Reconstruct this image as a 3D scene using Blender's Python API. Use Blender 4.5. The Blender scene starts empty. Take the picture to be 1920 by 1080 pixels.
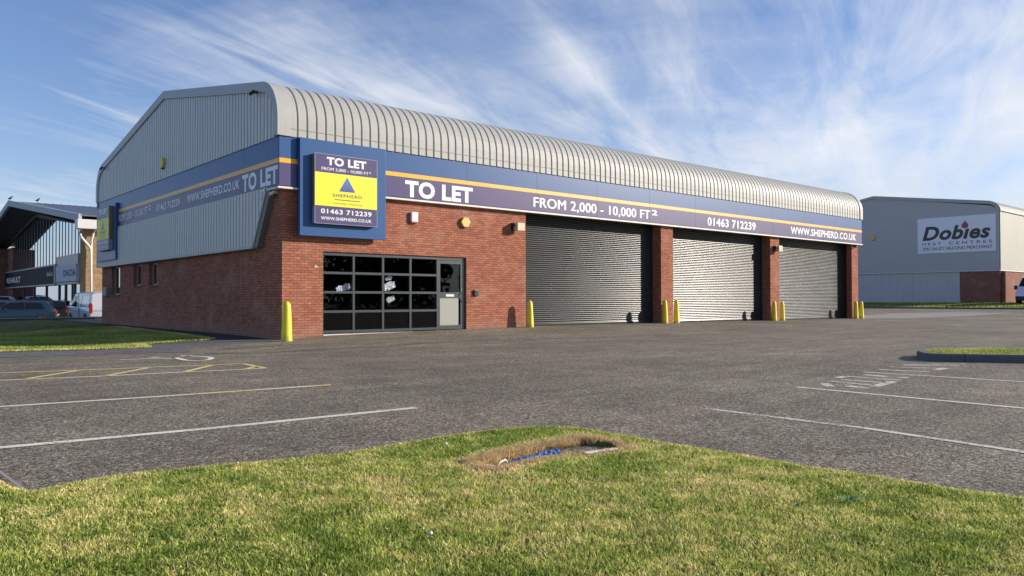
import bpy, math, random
import numpy as np
from mathutils import Vector, Matrix
random.seed(7); RNG = np.random.default_rng(11)
C = bpy.context.scene.collection

# ------------------------------------------------------------------ helpers
def sm(t):
    t = np.clip(t, 0, 1); return t*t*(3-2*t)
def g(X, Y):
    """height of the yard surface at X, Y (metres)"""
    X = np.asarray(X, float); Y = np.asarray(Y, float)
    gx = np.interp(X, [-3,0,1.2,6.4,9,16.8,25,35,45,58.6,60,68], [-.07,-.08,0,.046,.056,.028,-.03,-.086,-.02,.2,.22,.6])
    w = np.maximum(sm((Y+8)/8), sm((X-36)/12)); z = -.07*(1-w)+gx*w
    wg = sm((Y-1)/3)*sm((X+1.5)/1.5)*(1-sm((X-36)/2)); z = z*(1-wg)+(-.05)*wg
    z = z-.15*sm((-1-X)/4)*sm((Y+1.5)/4)
    z = z-.5*sm((Y-31)/2.5)*(1-sm((X-40)/10))
    return z
def gz(x, y): return float(g(x, y))

def tag(o, label=None, cat=None, group=None, kind=None):
    if label: o['label'] = label
    if cat: o['category'] = cat
    if group: o['group'] = group
    if kind: o['kind'] = kind
    return o
def thing(name, label, cat, loc=(0,0,0), rz=0, group=None):
    o = bpy.data.objects.new(name, None); C.objects.link(o)
    o.location = loc; o.rotation_euler = (0,0,rz); o.empty_display_size = .2
    return tag(o, label, cat, group)
def copy_tree(o, parent=None):
    c = o.copy(); C.objects.link(c)
    if parent is not None: c.parent = parent
    for ch in [x for x in bpy.data.objects if x.parent == o]: copy_tree(ch, c)
    return c

class MB:
    def __init__(s, off=(0,0,0)): s.v=[]; s.f=[]; s.off=off
    def add(s, vs, fs):
        n=len(s.v); s.v.extend([tuple(map(float,p)) for p in vs]); s.f.extend([tuple(i+n for i in f) for f in fs]); return s
    def box(s, x0,x1,y0,y1,z0,z1):
        return s.add([(x0,y0,z0),(x1,y0,z0),(x1,y1,z0),(x0,y1,z0),(x0,y0,z1),(x1,y0,z1),(x1,y1,z1),(x0,y1,z1)],
                     [(0,3,2,1),(4,5,6,7),(0,1,5,4),(1,2,6,5),(2,3,7,6),(3,0,4,7)])
    def prism(s, poly, axis, a, b):
        """poly of 2-D points in the two other axes, extruded a..b along axis (0,1,2)"""
        n=len(poly)
        def P(p,t):
            q=[p[0],p[1]]; q.insert(axis,t); return q
        vs=[P(p,a) for p in poly]+[P(p,b) for p in poly]
        fs=[(i,(i+1)%n,n+(i+1)%n,n+i) for i in range(n)]+[tuple(range(n))[::-1],tuple(range(n,2*n))]
        return s.add(vs,fs)
    def tube(s, pts, r, n=8, cap=True):
        rings=[]
        for i,p in enumerate(pts):
            p=Vector(p); a=Vector(pts[max(0,i-1)]); b=Vector(pts[min(len(pts)-1,i+1)]); d=(b-a).normalized()
            u=d.cross(Vector((0,0,1)));  u = u.normalized() if u.length>1e-3 else Vector((1,0,0)); w=d.cross(u)
            rr=r[i] if isinstance(r,(list,tuple)) else r
            rings.append([p+(u*math.cos(t)+w*math.sin(t))*rr for t in [2*math.pi*k/n for k in range(n)]])
        vs=[q for R in rings for q in R]; fs=[]
        for i in range(len(pts)-1):
            for k in range(n): fs.append((i*n+k,i*n+(k+1)%n,(i+1)*n+(k+1)%n,(i+1)*n+k))
        if cap: fs+= [tuple(range(n))[::-1], tuple((len(pts)-1)*n+k for k in range(n))]
        return s.add(vs,fs)
    def lathe(s, prof, c=(0,0,0), n=24):
        """prof [(r,z)] round the vertical through c"""
        vs=[(c[0]+r*math.cos(2*math.pi*k/n), c[1]+r*math.sin(2*math.pi*k/n), c[2]+z) for r,z in prof for k in range(n)]
        fs=[(i*n+k,i*n+(k+1)%n,(i+1)*n+(k+1)%n,(i+1)*n+k) for i in range(len(prof)-1) for k in range(n)]
        fs+=[tuple(range(n))[::-1], tuple((len(prof)-1)*n+k for k in range(n))]
        return s.add(vs,fs)
    def disc(s, c, axis, r, h, n=20):
        pts=[list(c),list(c)]; pts[1][axis]+=h; return s.tube(pts, r, n)
    def build(s, name, m, parent=None, smooth=False, bevel=0, fixn=True, attrs=None):
        me=bpy.data.meshes.new(name); off=s.off
        me.from_pydata([(x-off[0],y-off[1],z-off[2]) for x,y,z in s.v],[],s.f)
        if fixn:
            import bmesh
            bm=bmesh.new(); bm.from_mesh(me); bmesh.ops.recalc_face_normals(bm,faces=bm.faces)
            if bevel: bmesh.ops.bevel(bm,geom=[e for e in bm.edges if e.calc_face_angle(0)>.6],offset=bevel,segments=2,affect='EDGES',profile=.6)
            bm.to_mesh(me); bm.free()
        if smooth:
            for p in me.polygons: p.use_smooth=True
            if smooth!=True: me.set_sharp_from_angle(angle=smooth)
        me.update()
        if m is not None: me.materials.append(m)
        o=bpy.data.objects.new(name,me); C.objects.link(o)
        if parent is not None: o.parent=parent
        return o

# ------------------------------------------------------------------ materials
class NT:
    def __init__(s,name):
        s.m=bpy.data.materials.new(name); s.m.use_nodes=True; s.t=s.m.node_tree; s.n=s.t.nodes
        s.b=s.n['Principled BSDF']; s.o=s.n['Material Output']
    def N(s,typ,**kw):
        x=s.n.new(typ)
        for k,v in kw.items():
            if k in x.inputs: x.inputs[k].default_value=v
            else: setattr(x,k,v)
        return x
    def L(s,a,b): s.t.links.new(a,b)
    def pos(s): return s.N('ShaderNodeNewGeometry').outputs['Position']
    def obj(s): return s.N('ShaderNodeTexCoord').outputs['Object']
    def noise(s,vec,scale,detail=4,rough=.55,dist=0):
        x=s.N('ShaderNodeTexNoise'); x.inputs['Scale'].default_value=scale; x.inputs['Detail'].default_value=detail
        x.inputs['Roughness'].default_value=rough; x.inputs['Distortion'].default_value=dist; s.L(vec,x.inputs['Vector']); return x.outputs['Fac']
    def mapv(s,vec,scale=(1,1,1),rot=(0,0,0)):
        x=s.N('ShaderNodeMapping'); x.inputs['Scale'].default_value=scale; x.inputs['Rotation'].default_value=rot; s.L(vec,x.inputs['Vector']); return x.outputs['Vector']
    def ramp(s,fac,stops):
        x=s.N('ShaderNodeValToRGB'); e=x.color_ramp.elements
        while len(e)<len(stops): e.new(.5)
        for i,(p,c) in enumerate(stops):
            e[i].position=p; e[i].color=(c[0],c[1],c[2],1) if isinstance(c,(tuple,list)) else (c,c,c,1)
        s.L(fac,x.inputs['Fac']); return x.outputs['Color']
    def mix(s,fac,a,b,mode='MIX'):
        x=s.N('ShaderNodeMix',data_type='RGBA',blend_type=mode)
        for i,v in ((0,fac),(6,a),(7,b)):
            if hasattr(v,'is_linked'): s.L(v,x.inputs[i])
            else: x.inputs[i].default_value = v if not isinstance(v,(tuple,list)) else (v[0],v[1],v[2],1)
        return x.outputs[2]
    def math(s,op,a,b=None,c=None):
        x=s.N('ShaderNodeMath',operation=op)
        for i,v in enumerate((a,b,c)):
            if v is None: continue
            if hasattr(v,'is_linked'): s.L(v,x.inputs[i])
            else: x.inputs[i].default_value=v
        return x.outputs[0]
    def bump(s,h,strength=.3,dist=.01):
        x=s.N('ShaderNodeBump'); x.inputs['Strength'].default_value=strength; x.inputs['Distance'].default_value=dist
        s.L(h,x.inputs['Height']); s.L(x.outputs[0],s.b.inputs['Normal'])
    def col(s,c):
        if hasattr(c,'is_linked'): s.L(c,s.b.inputs['Base Color'])
        else: s.b.inputs['Base Color'].default_value=(c[0],c[1],c[2],1)
    def set(s,**kw):
        for k,v in kw.items():
            k=k.replace('_',' ')
            if hasattr(v,'is_linked'): s.L(v,s.b.inputs[k])
            else: s.b.inputs[k].default_value=v
        return s

def plain(name, c, rough=.5, metal=0, var=.12, scale=3, bump=0, streak=0, coat=0, spec=.5):
    t=NT(name); p=t.pos()
    n=t.noise(p,scale,5); col=t.mix(n,[x*(1-var) for x in c],[min(1,x*(1+var)) for x in c])
    if streak:
        sn=t.noise(t.mapv(p,(6,6,.35)),1.6,5,.6); col=t.mix(t.math('MULTIPLY',t.ramp(sn,[(.5,0),(.72,1)]),streak),col,[x*.45+.02 for x in c])
    t.col(col); t.set(Roughness=rough,Metallic=metal,Coat_Weight=coat,Specular_IOR_Level=spec)
    t.b.inputs['Coat Roughness'].default_value=.05
    if bump: t.bump(t.noise(p,40,4),bump,.004)
    return t.m
def glass_mat(name, tint=(.35,.38,.4), refl=1.0, rough=.01, base=.04):
    t=NT(name); ge_=t.N('ShaderNodeNewGeometry'); dt=t.N('ShaderNodeVectorMath',operation='DOT_PRODUCT'); t.L(ge_.outputs['Normal'],dt.inputs[0]); t.L(ge_.outputs['Incoming'],dt.inputs[1])
    fr=t.math('MULTIPLY_ADD',t.math('POWER',t.math('SUBTRACT',1,t.math('ABSOLUTE',dt.outputs['Value'])),5),.95,.05)
    tr=t.N('ShaderNodeBsdfTransparent'); tr.inputs[0].default_value=(*tint,1)
    gl=t.N('ShaderNodeBsdfGlossy'); gl.inputs['Color'].default_value=(.9*refl,.95*refl,refl,1); gl.inputs['Roughness'].default_value=rough
    b=t.N('ShaderNodeBump'); b.inputs['Strength'].default_value=.06; b.inputs['Distance'].default_value=.02; t.L(t.noise(t.pos(),1.1,2),b.inputs['Height']); t.L(b.outputs[0],gl.inputs['Normal'])
    mx=t.N('ShaderNodeMixShader'); t.L(t.math('MINIMUM',t.math('ADD',fr,base),1),mx.inputs[0]); t.L(tr.outputs[0],mx.inputs[1]); t.L(gl.outputs[0],mx.inputs[2]); t.L(mx.outputs[0],t.o.inputs[0])
    return t.m
def brick_mat(name, c1, c2, mortar, bw=.225, bh=.075, pale=.25):
    t=NT(name); ge=t.N('ShaderNodeNewGeometry'); sp=t.N('ShaderNodeSeparateXYZ'); t.L(ge.outputs['Position'],sp.inputs[0])
    sn=t.N('ShaderNodeSeparateXYZ'); t.L(ge.outputs['Normal'],sn.inputs[0])
    ax=t.math('GREATER_THAN',t.math('ABSOLUTE',sn.outputs[0]),.5)
    u=t.math('ADD',t.math('MULTIPLY',ax,sp.outputs[1]),t.math('MULTIPLY',t.math('SUBTRACT',1,ax),sp.outputs[0]))
    cb=t.N('ShaderNodeCombineXYZ'); t.L(u,cb.inputs[0]); t.L(t.math('ADD',sp.outputs[2],.08),cb.inputs[1])
    b=t.N('ShaderNodeTexBrick'); t.L(cb.outputs[0],b.inputs['Vector']); b.inputs['Scale'].default_value=1
    b.inputs['Brick Width'].default_value=bw; b.inputs['Row Height'].default_value=bh; b.inputs['Mortar Size'].default_value=.0085; b.inputs['Mortar Smooth'].default_value=.2; b.inputs['Bias'].default_value=-.1
    b.inputs['Color1'].default_value=(*c1,1); b.inputs['Color2'].default_value=(*c2,1); b.inputs['Mortar'].default_value=(*mortar,1)
    p=ge.outputs['Position']
    big=t.noise(p,.9,4,.6); mid=t.noise(t.mapv(p,(1,1,3)),5,4); col=t.mix(.75,b.outputs['Color'],t.ramp(mid,[(.25,.78),(.75,1.18)]),'MULTIPLY')
    col=t.mix(t.math('MULTIPLY',t.ramp(big,[(.52,0),(.75,1)]),pale),col,(.62,.44,.36))
    lo=t.math('MULTIPLY',t.math('SUBTRACT',1,t.ramp(t.math('ADD',sp.outputs[2],t.math('MULTIPLY',big,.5)),[(.25,0),(.75,1)])),.28)
    col=t.mix(lo,col,(.30,.235,.19))
    fine=t.noise(p,180,2); col=t.mix(.5,col,t.ramp(fine,[(.3,.8),(.7,1.15)]),'MULTIPLY')
    t.col(col); t.set(Roughness=.88,Specular_IOR_Level=.25)
    t.bump(t.math('SUBTRACT',t.math('MULTIPLY',fine,.25),b.outputs['Fac']),.6,.006)
    return t.m

M={}
M['brick']=brick_mat('orange_red_brick',(.47,.172,.098),(.30,.10,.060),(.13,.078,.055))
M['brick_far']=brick_mat('brown_brick',(.32,.13,.09),(.25,.09,.065),(.2,.13,.1))
M['brick_buff']=brick_mat('buff_brick',(.42,.27,.13),(.26,.15,.075),(.3,.24,.17))
M['clad']=plain('shade_lightened_cladding',(.62,.61,.56),.45,0,.05,2,streak=.10)  # same sheeting as the roof, colour lightened to offset the gable's shade
M['clad_sun']=plain('sunlit_roof_sheeting',(.41,.405,.365),.55,0,.05,2,streak=.18)  # darker copy of the cladding colour for the sunlit roof
M['verge']=plain('grey_verge_trim',(.42,.43,.41),.45,0,.08,4,streak=.2)
M['blue']=plain('blue_fascia_panel',(.040,.11,.27),.34,0,.07,1.2,streak=.12,spec=.28)
M['purple']=plain('purple_vinyl',(.095,.08,.18),.34,0,.05,1.2,spec=.28)
M['yellow']=plain('yellow_stripe',(.86,.43,.025),.35,0,.04,1.2)
M['signyellow']=plain('sign_yellow',(.88,.80,.02),.45,0,.03,2)
M['white']=plain('white_vinyl',(.82,.82,.80),.4,0,.03,2)
M['letter_dark']=plain('dark_lettering',(.06,.055,.05),.5,0,.05,2)
M['trim']=plain('cream_trim',(.72,.70,.64),.45,0,.1,3,streak=.15)
M['dark_trim']=plain('dark_trim',(.028,.032,.03),.4,0,.1,3)
M['frame']=plain('anthracite_frame',(.042,.052,.058),.38,0,.06,4)
M['olive']=plain('grey_return_trim',(.15,.16,.14),.5,0,.06,4)
M['glass']=glass_mat('dark_glazing',(.80,.83,.86),.6,base=0)
M['glass_sky']=glass_mat('reflective_glazing',(.25,.3,.33),1.0,base=.42)
M['black']=plain('near_black',(.012,.012,.014),.5)
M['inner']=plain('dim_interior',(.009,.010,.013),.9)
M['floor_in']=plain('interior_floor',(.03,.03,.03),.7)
M['kick']=plain('beige_door_panel',(.33,.335,.29),.45,0,.04,3)
M['chrome']=plain('bright_metal',(.75,.75,.75),.2,1,.03)
M['steel']=plain('teal_grey_metal',(.12,.2,.22),.35,.4)
def bollard_mat():
    t=NT('yellow_bollard_plastic'); p=t.obj(); sp=t.N('ShaderNodeSeparateXYZ'); t.L(p,sp.inputs[0])
    n=t.noise(p,16,5,.65); n2=t.noise(t.mapv(p,(8,8,1.2)),3,5,.6)
    col=t.mix(n,(.80,.66,.03),(.90,.77,.05)); d=t.math('ADD',sp.outputs[2],t.math('MULTIPLY',n,.35)); col=t.mix(t.ramp(d,[(.16,.65),(.34,0)]),col,(.22,.17,.07))
    col=t.mix(t.ramp(n2,[(.60,0),(.70,.55)]),col,(.33,.26,.08)); t.col(col); t.set(Roughness=.5); t.bump(n,.25,.004); return t.m
M['bollard']=bollard_mat()
M['mustard']=plain('mustard_box_side',(.34,.20,.02),.5)
M['greyblue']=plain('grey_blue_box_side',(.35,.36,.44),.45)
M['alarm_yellow']=plain('faded_yellow_alarm',(.72,.48,.12),.45,0,.1,14)
M['lampcream']=plain('weathered_cream_lamp',(.58,.5,.30),.4,0,.15,14)
M['red']=plain('red_plastic',(.35,.03,.03),.4)
M['camwhite']=plain('white_plastic',(.75,.75,.73),.35)
M['concrete']=plain('concrete',(.34,.32,.30),.9,0,.2,6,bump=.3,streak=.25)
M['roughcast']=plain('grey_roughcast',(.55,.55,.54),.95,0,.08,5,bump=.4,streak=.3)
M['kerb']=plain('kerb_concrete',(.13,.13,.135),.9,0,.25,7,bump=.4)
M['soil']=plain('dark_soil',(.030,.020,.014),.95,0,.4,20,bump=.5)
M['bluesheet']=plain('blue_plastic_sheet',(.05,.11,.28),.15,0,.3,12,coat=.5)
M['tileroof']=plain('grey_metal_roof',(.13,.15,.18),.4,0,.12,.6,streak=.2)
M['soffit']=plain('dark_soffit',(.05,.052,.052),.7)
M['navy']=plain('navy_sign',(.006,.008,.018),.6,spec=.1)
M['greyfr']=plain('grey_frame',(.30,.32,.33),.4)
M['signgrey']=plain('pale_sign_face',(.50,.52,.58),.6,spec=.2)
M['tyre']=plain('tyre_rubber',(.02,.02,.02),.8)
M['rim']=plain('alloy_rim',(.45,.45,.47),.3,.8)
M['car_teal']=plain('teal_car_paint',(.018,.045,.065),.25,.3,.03,coat=.3,spec=.3)
M['car_black']=plain('black_car_paint',(.008,.008,.01),.3,0,.03,coat=.2,spec=.3)
M['car_blue']=plain('dark_blue_car_paint',(.02,.04,.08),.25,.3,.03,coat=1)
M['car_white']=plain('white_car_paint',(.70,.71,.73),.3,0,.03,coat=.8)
M['van_silver']=plain('silver_white_van_paint',(.52,.54,.60),.3,0,.03,coat=.8)
M['carglass']=plain('car_window_glass',(.008,.010,.014),.12,0,.02,spec=.35)
M['carglass_w']=plain('painted_window_reflection',(.45,.48,.52),.12,0,.05,coat=1)  # pale reflection in the panel window painted into its colour
M['lamp_red']=plain('red_lamp_lens',(.30,.012,.015),.2,0,.02,coat=1)
M['lamp_clear']=plain('clear_lamp_lens',(.6,.62,.65),.1,0,.02,coat=1)
M['plate_y']=plain('yellow_number_plate',(.55,.42,.05),.4)
M['bark']=plain('bark',(.07,.055,.04),.9,0,.3,9)
M['leaf']=plain('yellow_green_leaf',(.30,.30,.04),.6,0,.4,6)
M['plastic']=plain('crumpled_pale_white',(.9,.9,.86),.25,0,.3,30,coat=.5)  # colour of the pale shapes added behind the shopfront panes

def shutter_mat():
    t=NT('galvanised_shutter'); p=t.pos()
    n=t.noise(t.mapv(p,(.8,1,3)),1.3,5,.6); fine=t.noise(t.mapv(p,(3,1,30)),4,3)
    col=t.mix(n,(.034,.040,.040),(.046,.05,.048)); col=t.mix(.25,col,t.ramp(fine,[(.3,.75),(.7,1.15)]),'MULTIPLY')
    t.col(col); t.set(Metallic=.0,Specular_IOR_Level=.25,Roughness=t.ramp(n,[(.3,.22),(.7,.25)]))
    return t.m
M['shutter']=shutter_mat()

def asphalt_mat():
    t=NT('worn_asphalt'); p=t.pos()
    v=t.N('ShaderNodeTexVoronoi'); v.inputs['Scale'].default_value=100; t.L(p,v.inputs['Vector'])
    sp=t.N('ShaderNodeSeparateColor'); t.L(v.outputs['Color'],sp.inputs[0])
    v2=t.N('ShaderNodeTexVoronoi'); v2.inputs['Scale'].default_value=50; t.L(p,v2.inputs['Vector'])
    sp2=t.N('ShaderNodeSeparateColor'); t.L(v2.outputs['Color'],sp2.inputs[0])
    stone=t.ramp(sp.outputs[0],[(0,(.025,.020,.016)),(.42,(.09,.077,.063)),(.70,(.21,.185,.15)),(.88,(.46,.41,.34)),(1,(.74,.66,.56))])
    stone2=t.ramp(sp2.outputs[1],[(0,(.04,.033,.026)),(.5,(.12,.105,.086)),(.8,(.30,.265,.22)),(1,(.62,.56,.47))])
    col=t.mix(.42,stone,stone2)
    big=t.noise(p,.22,5,.6); mid=t.noise(p,1.7,5,.65); st=t.noise(t.mapv(p,(.25,1.6,1),(0,0,.5)),1.1,5,.6)
    col=t.mix(1,col,t.ramp(big,[(.3,(.94,.88,.75)),(.7,(1.50,1.42,1.20))]),'MULTIPLY')
    col=t.mix(1,col,t.ramp(mid,[(.25,.72),(.75,1.22)]),'MULTIPLY')
    col=t.mix(.55,col,t.ramp(st,[(.35,.66),(.6,1.08)]),'MULTIPLY')
    # a few dark oil drips and damp stains
    oil=t.noise(p,1.05,3,.5,.4); col=t.mix(t.math('MULTIPLY',t.ramp(oil,[(.70,0),(.78,1)]),.45),col,(.02,.018,.017))
    t.col(col); t.set(Roughness=.86,Specular_IOR_Level=.35)
    h=t.math('SUBTRACT',1,v.outputs['Distance']); t.bump(h,.55,.006)
    return t.m
M['asphalt']=asphalt_mat()
def paint_mat(name,c,c2,wear=.5):
    t=NT(name); p=t.pos(); n=t.noise(p,22,6,.75); n2=t.noise(p,3.2,4,.6); f=t.math('ADD',n,t.math('MULTIPLY',n2,.55))
    col=t.mix(t.ramp(t.noise(p,1.3,3),[(.42,0),(.58,1)]),c,c2)
    v=t.N('ShaderNodeTexVoronoi'); v.inputs['Scale'].default_value=95; t.L(p,v.inputs['Vector'])
    spv=t.N('ShaderNodeSeparateColor'); t.L(v.outputs['Color'],spv.inputs[0])
    f=t.math('ADD',f,t.math('MULTIPLY',spv.outputs[0],.22))
    a=t.ramp(f,[(wear,0),(wear+.07,1)])
    tr=t.N('ShaderNodeBsdfTransparent'); mx=t.N('ShaderNodeMixShader'); t.L(a,mx.inputs[0]); t.L(tr.outputs[0],mx.inputs[1]); t.L(t.b.outputs[0],mx.inputs[2]); t.L(mx.outputs[0],t.o.inputs[0])
    t.col(t.mix(.5,col,t.ramp(n,[(.3,.7),(.7,1.1)]),'MULTIPLY')); t.set(Roughness=.8); return t.m
M['mark_w']=paint_mat('worn_white_paint',(.92,.85,.68),(.78,.72,.58),.68)
M['mark_y']=paint_mat('worn_yellow_paint',(.90,.70,.20),(.86,.76,.40),.66)
M['mark_yw']=paint_mat('yellow_under_white_paint',(.90,.83,.62),(.86,.66,.22),.67)
M['mark_faint']=paint_mat('nearly_gone_white_paint',(.50,.49,.46),(.42,.41,.38),.79)
M['mark_mid']=paint_mat('thin_white_paint',(.84,.79,.66),(.68,.63,.52),.76)
def slab_mat():
    t=NT('paving_slabs'); p=t.pos(); b=t.N('ShaderNodeTexBrick'); t.L(t.mapv(p,(1,1,1),(0,0,.06)),b.inputs['Vector']); b.inputs['Scale'].default_value=1
    b.inputs['Brick Width'].default_value=.9; b.inputs['Row Height'].default_value=.6; b.inputs['Mortar Size'].default_value=.012
    b.inputs['Color1'].default_value=(.15,.142,.135,1); b.inputs['Color2'].default_value=(.115,.11,.105,1); b.inputs['Mortar'].default_value=(.035,.03,.025,1)
    col=t.mix(.8,b.outputs['Color'],t.ramp(t.noise(p,2.5,6,.7),[(.3,.7),(.7,1.3)]),'MULTIPLY'); t.col(col); t.set(Roughness=.9)
    t.bump(t.math('SUBTRACT',t.math('MULTIPLY',t.noise(p,60,3),.3),b.outputs['Fac']),.5,.01); return t.m
M['slabs']=slab_mat()
def lawn_mat():
    t=NT('lawn_soil_and_thatch'); p=t.pos(); n=t.noise(p,2.2,5,.6); f=t.noise(p,70,4,.7)
    col=t.ramp(n,[(.35,(.10,.13,.026)),(.55,(.18,.18,.05)),(.7,(.28,.24,.09))]); col=t.mix(.9,col,t.ramp(f,[(.3,.55),(.7,1.25)]),'MULTIPLY')
    t.col(col); t.set(Roughness=.95,Specular_IOR_Level=.1); t.bump(f,.8,.02); return t.m
M['lawn']=lawn_mat()
def blade_mat(name):
    t=NT(name); a=t.N('ShaderNodeAttribute'); a.attribute_name='Col'; c=a.outputs['Color']
    t.col(c); t.set(Roughness=.55,Specular_IOR_Level=.25)
    tl=t.N('ShaderNodeBsdfTranslucent'); t.L(c,tl.inputs[0]); mx=t.N('ShaderNodeMixShader'); mx.inputs[0].default_value=.35
    t.L(t.b.outputs[0],mx.inputs[1]); t.L(tl.outputs[0],mx.inputs[2]); t.L(mx.outputs[0],t.o.inputs[0]); return t.m
M['blade']=blade_mat('grass_blades')

# ------------------------------------------------------------------ text
def text_mesh(s, x0, x1, z0, z1, bold=.02, shear=0, spacing=1.0, stretch=None):
    """flat lettering fitted to the box x0..x1, z0..z1 -> (verts2d, faces)"""
    cu=bpy.data.curves.new('t','FONT'); cu.body=s; cu.size=1; cu.offset=bold; cu.shear=shear; cu.space_character=spacing; cu.resolution_u=4; cu.fill_mode='FRONT'
    ob=bpy.data.objects.new('t',cu); C.objects.link(ob); dg=bpy.context.evaluated_depsgraph_get(); dg.update()
    me=ob.evaluated_get(dg).to_mesh(); vs=[(v.co.x,v.co.y) for v in me.vertices]; fs=[tuple(p.vertices) for p in me.polygons]
    ob.evaluated_get(dg).to_mesh_clear(); bpy.data.objects.remove(ob); bpy.data.curves.remove(cu)
    ax=min(v[0] for v in vs); bx=max(v[0] for v in vs); ay=min(v[1] for v in vs); by=max(v[1] for v in vs)
    return [(x0+(x1-x0)*(u-ax)/(bx-ax), z0+(z1-z0)*(w-ay)/(by-ay)) for u,w in vs], fs
def lettering(s, plane, pos, a0, a1, z0, z1, m, parent, off=(0,0,0), name='lettering', **kw):
    """plane 'F': on a wall facing -Y at y=pos, reads along +X; 'G': wall facing -X at x=pos, reads along -Y (a0 = left end = larger Y)"""
    W_=abs(a1-a0); bb=kw.get('bold',.02); kw['bold']=0 if 'M' in s else bb
    vs,fs=text_mesh(s,0,1,z0,z1,**kw); sh=[0] if 'M' not in s else [-1,0,1]; dd=bb*(z1-z0)*1.25/W_; par=list(range(len(vs)))
    def find(i):
        while par[i]!=i: par[i]=par[par[i]]; i=par[i]
        return i
    for f in fs:
        for q in f[1:]: par[find(q)]=find(f[0])
    isl={}
    for f in fs: isl.setdefault(find(f[0]),[]).append(f)
    L_=sorted(([min(vs[q][0] for f in F_ for q in f)*W_,max(vs[q][0] for f in F_ for q in f)*W_,F_] for F_ in isl.values()),key=lambda e:e[0])
    nw=s.count(' '); gaps=[]; hi=L_[0][1]
    for k in range(1,len(L_)): gaps.append((L_[k][0]-hi,k)); hi=max(hi,L_[k][1])
    cut=sorted(k for _,k in sorted(gaps,reverse=True)[:nw]); groups=[]; p0=0
    for k in cut+[len(L_)]: groups.append([f for e in L_[p0:k] for f in e[2]]); p0=k
    o=None
    for G_ in groups:
        ids=sorted({q for f in G_ for q in f}); mp={q:i for i,q in enumerate(ids)}; mb=MB(off)
        for k in sh:
            P0=lambda q: a0+(a1-a0)*(vs[q][0]+k*dd)
            if plane=='F': mb.add([(P0(q),pos-.001*k,vs[q][1]) for q in ids],[tuple(mp[q] for q in f) for f in G_])
            else: mb.add([(pos-.001*k,P0(q),vs[q][1]) for q in ids],[tuple(mp[q] for q in f) for f in G_])
        o=mb.build(name,m,parent,fixn=False)
    return o

# ------------------------------------------------------------------ camera, light, sky
cam=bpy.data.cameras.new('camera'); co=bpy.data.objects.new('camera',cam); C.objects.link(co); bpy.context.scene.camera=co
yaw,pit,rol,F=math.radians(41.06275),math.radians(.85020),math.radians(-.09576),1450.2253
fw=Vector((math.sin(yaw)*math.cos(pit),math.cos(yaw)*math.cos(pit),math.sin(pit))); r0=Vector((math.cos(yaw),-math.sin(yaw),0)); u0=r0.cross(fw)
rr=r0*math.cos(rol)+u0*math.sin(rol); uu=-r0*math.sin(rol)+u0*math.cos(rol)
co.matrix_world=Matrix(((rr.x,uu.x,-fw.x,-9.2836),(rr.y,uu.y,-fw.y,-20.3768),(rr.z,uu.z,-fw.z,1.03),(0,0,0,1)))
cam.sensor_width=36; cam.lens=36*F/1920; cam.clip_start=.05; cam.clip_end=3000

SUN=Vector((1.55,-1,.60)).normalized(); el=math.asin(SUN.z); az=math.atan2(SUN.x,SUN.y)
sl=bpy.data.lights.new('sun','SUN'); sl.energy=4.3; sl.angle=math.radians(.53); sl.color=(1,.90,.78)
so=bpy.data.objects.new('sun',sl); C.objects.link(so); so.rotation_euler=(-SUN).to_track_quat('-Z','Y').to_euler(); so.location=(20,-30,30)
w=bpy.data.worlds.new('World'); bpy.context.scene.world=w; w.use_nodes=True; nt=w.node_tree; nd=nt.nodes; bg=nd['Background']
class WN(NT):
    def __init__(s): s.t=nt; s.n=nd
W=WN()
sky=nd.new('ShaderNodeTexSky'); sky.sky_type='NISHITA'; sky.sun_disc=False; sky.sun_elevation=el; sky.sun_rotation=az; sky.air_density=1.0; sky.dust_density=.6; sky.ozone_density=1.6
tc=nd.new('ShaderNodeTexCoord'); sp=nd.new('ShaderNodeSeparateXYZ'); nt.links.new(tc.outputs['Generated'],sp.inputs[0])
zz=W.math('ADD',W.math('MAXIMUM',sp.outputs[2],0.0),.12)
cb=nd.new('ShaderNodeCombineXYZ'); nt.links.new(W.math('DIVIDE',sp.outputs[0],zz),cb.inputs[0]); nt.links.new(W.math('DIVIDE',sp.outputs[1],zz),cb.inputs[1])
P=cb.outputs[0]
def rotmap(ang,sx,sy,off=(0,0,0)):
    m0=nd.new('ShaderNodeMapping'); m0.inputs['Rotation'].default_value=(0,0,-math.radians(ang)); nt.links.new(P,m0.inputs['Vector'])
    m1=nd.new('ShaderNodeMapping'); m1.inputs['Scale'].default_value=(sx,sy,1); m1.inputs['Location'].default_value=off; nt.links.new(m0.outputs[0],m1.inputs['Vector']); return m1.outputs[0]
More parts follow.
